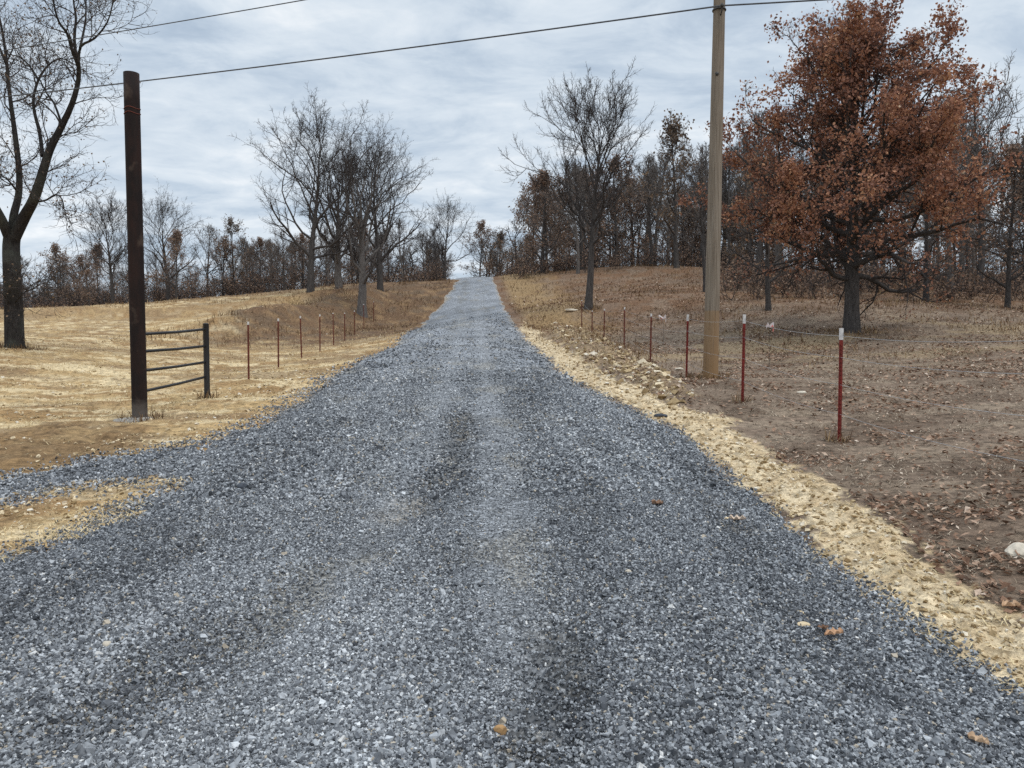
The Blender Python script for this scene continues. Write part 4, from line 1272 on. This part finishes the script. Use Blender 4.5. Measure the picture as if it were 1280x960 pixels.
def ribbon(px, py, d, label, seed, L=.28):
    """a knotted scrap of flagging tape on a low stem"""
    r3 = np.random.default_rng(seed)
    c = P(px, py, d); zg = float(T(np.array([c[0]]), np.array([d]))[0])
    e = thing('flagging_ribbon', label, 'ribbon', (c[0], d, zg))
    hgt_ = max(.25, c[2] - zg)
    v, q = tubes([(np.array([[0, 0, -.05], [.02, 0, hgt_ * .5], [0, .01, hgt_ + .03]]), np.array([.006, .005, .004]))], 6)
    link('stem', quadmesh('ribbon_stem', v, q, MAT['twig'], True), e)
    V_, Q_ = [], []
    for k_ in range(4):
        a_ = r3.random() * 6.28; n_ = 7; o_ = len(V_)
        for i in range(n_):
            u = i / (n_ - 1)
            p = np.array([math.cos(a_) * L * .5 * math.sin(u * 2.2), math.sin(a_) * L * .5 * math.sin(u * 2.2), hgt_ + L * (.28 * math.sin(u * 3.0) - .45 * u * (k_ % 2))])
            V_ += [p + np.array([0, 0, .03]), p - np.array([-.01, .01, .03])]
        Q_ += [[o_ + 2 * i, o_ + 2 * i + 1, o_ + 2 * i + 3, o_ + 2 * i + 2] for i in range(n_ - 1)]
    tt_ = np.repeat([0, .3, .1, .98], 14)
    link('tape', quadmesh('ribbon_tape', np.array(V_), np.array(Q_), MAT['ribbon'], True, {'tint': tt_}), e)


ribbon(962, 408, 20, 'white and red flagging ribbon on a stem between the utility pole and the rusty oak', 2, .30)
ribbon(829, 398, 27, 'pinkish flagging ribbon on a stem behind the dull red T-posts', 5, .34)

# ------------------------------------------------------------------ sky, sun, camera
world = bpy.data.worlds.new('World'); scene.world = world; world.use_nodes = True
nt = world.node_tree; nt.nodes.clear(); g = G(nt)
SUN_EL, SUN_AZ = R(58), R(125)       # azimuth clockwise from +Y: the sun sits behind the camera to the right
sky = g.n('ShaderNodeTexSky', _sky_type='NISHITA', _sun_disc=False, _sun_elevation=SUN_EL, _sun_rotation=SUN_AZ, _air_density=1.0, _dust_density=2.0)
tc = g.n('ShaderNodeTexCoord'); sx = g.n('ShaderNodeSeparateXYZ'); g.l(tc.outputs['Generated'], sx.inputs[0])
zc_ = g.n('ShaderNodeMath', _operation='MAXIMUM'); g.l(sx.outputs[2], zc_.inputs[0]); zc_.inputs[1].default_value = 0
za = g.n('ShaderNodeMath', _operation='ADD'); g.l(zc_.outputs[0], za.inputs[0]); za.inputs[1].default_value = .16
dx_ = g.n('ShaderNodeMath', _operation='DIVIDE'); g.l(sx.outputs[0], dx_.inputs[0]); g.l(za.outputs[0], dx_.inputs[1])
dy_ = g.n('ShaderNodeMath', _operation='DIVIDE'); g.l(sx.outputs[1], dy_.inputs[0]); g.l(za.outputs[0], dy_.inputs[1])
cv = g.n('ShaderNodeCombineXYZ'); g.l(dx_.outputs[0], cv.inputs[0]); g.l(dy_.outputs[0], cv.inputs[1])
vec = g.scale(cv.outputs[0], (.75, 1.0, 1))
n1 = g.noise(vec, 1.25, 7, .6, .5); n2 = g.noise(vec, 5.0, 6, .62, .5)
nm = g.mix(n1, n2, .36)
cloud = g.ramp(nm, [(.32, (.36, .45, .56)), (.45, (.50, .585, .68)), (.55, (.63, .70, .77)), (.66, (.83, .86, .885))])
# overcast skies are brightest overhead
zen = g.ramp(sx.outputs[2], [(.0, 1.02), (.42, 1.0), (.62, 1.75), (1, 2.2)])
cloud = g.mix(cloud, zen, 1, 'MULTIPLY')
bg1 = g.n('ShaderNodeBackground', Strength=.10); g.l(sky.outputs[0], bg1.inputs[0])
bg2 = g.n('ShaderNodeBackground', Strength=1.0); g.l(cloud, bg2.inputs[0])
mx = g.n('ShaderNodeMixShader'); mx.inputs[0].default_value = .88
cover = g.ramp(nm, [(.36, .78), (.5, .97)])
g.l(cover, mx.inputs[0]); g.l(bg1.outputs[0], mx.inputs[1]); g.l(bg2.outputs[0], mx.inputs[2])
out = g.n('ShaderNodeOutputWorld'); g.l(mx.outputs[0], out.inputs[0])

sun = bpy.data.lights.new('Sun', 'SUN'); sun.energy = 1.2; sun.angle = R(18); sun.color = (1, .95, .88)
so = bpy.data.objects.new('Sun', sun); COL.objects.link(so)
sd_ = Vector((math.sin(SUN_AZ) * math.cos(SUN_EL), math.cos(SUN_AZ) * math.cos(SUN_EL), math.sin(SUN_EL)))
so.rotation_euler = sd_.to_track_quat('Z', 'Y').to_euler(); so.location = (0, 0, 40)

cam = bpy.data.cameras.new('Camera'); co = bpy.data.objects.new('Camera', cam); COL.objects.link(co)
cam.sensor_width = 36; cam.lens = 36 * F / 1280; cam.clip_start = .05; cam.clip_end = 4000
zcam = CAMZ
co.location = (0, 0, zcam); co.rotation_euler = (R(90) - PITCH, 0, 0)
scene.camera = co
scene.view_settings.view_transform = 'Standard'; scene.view_settings.look = 'None'
scene.view_settings.exposure = 0.2; scene.view_settings.gamma = 1; scene.view_settings.use_curve_mapping = False
scene.cycles.use_denoising = False
scene.cycles.max_bounces = 6; scene.cycles.transparent_max_bounces = 4
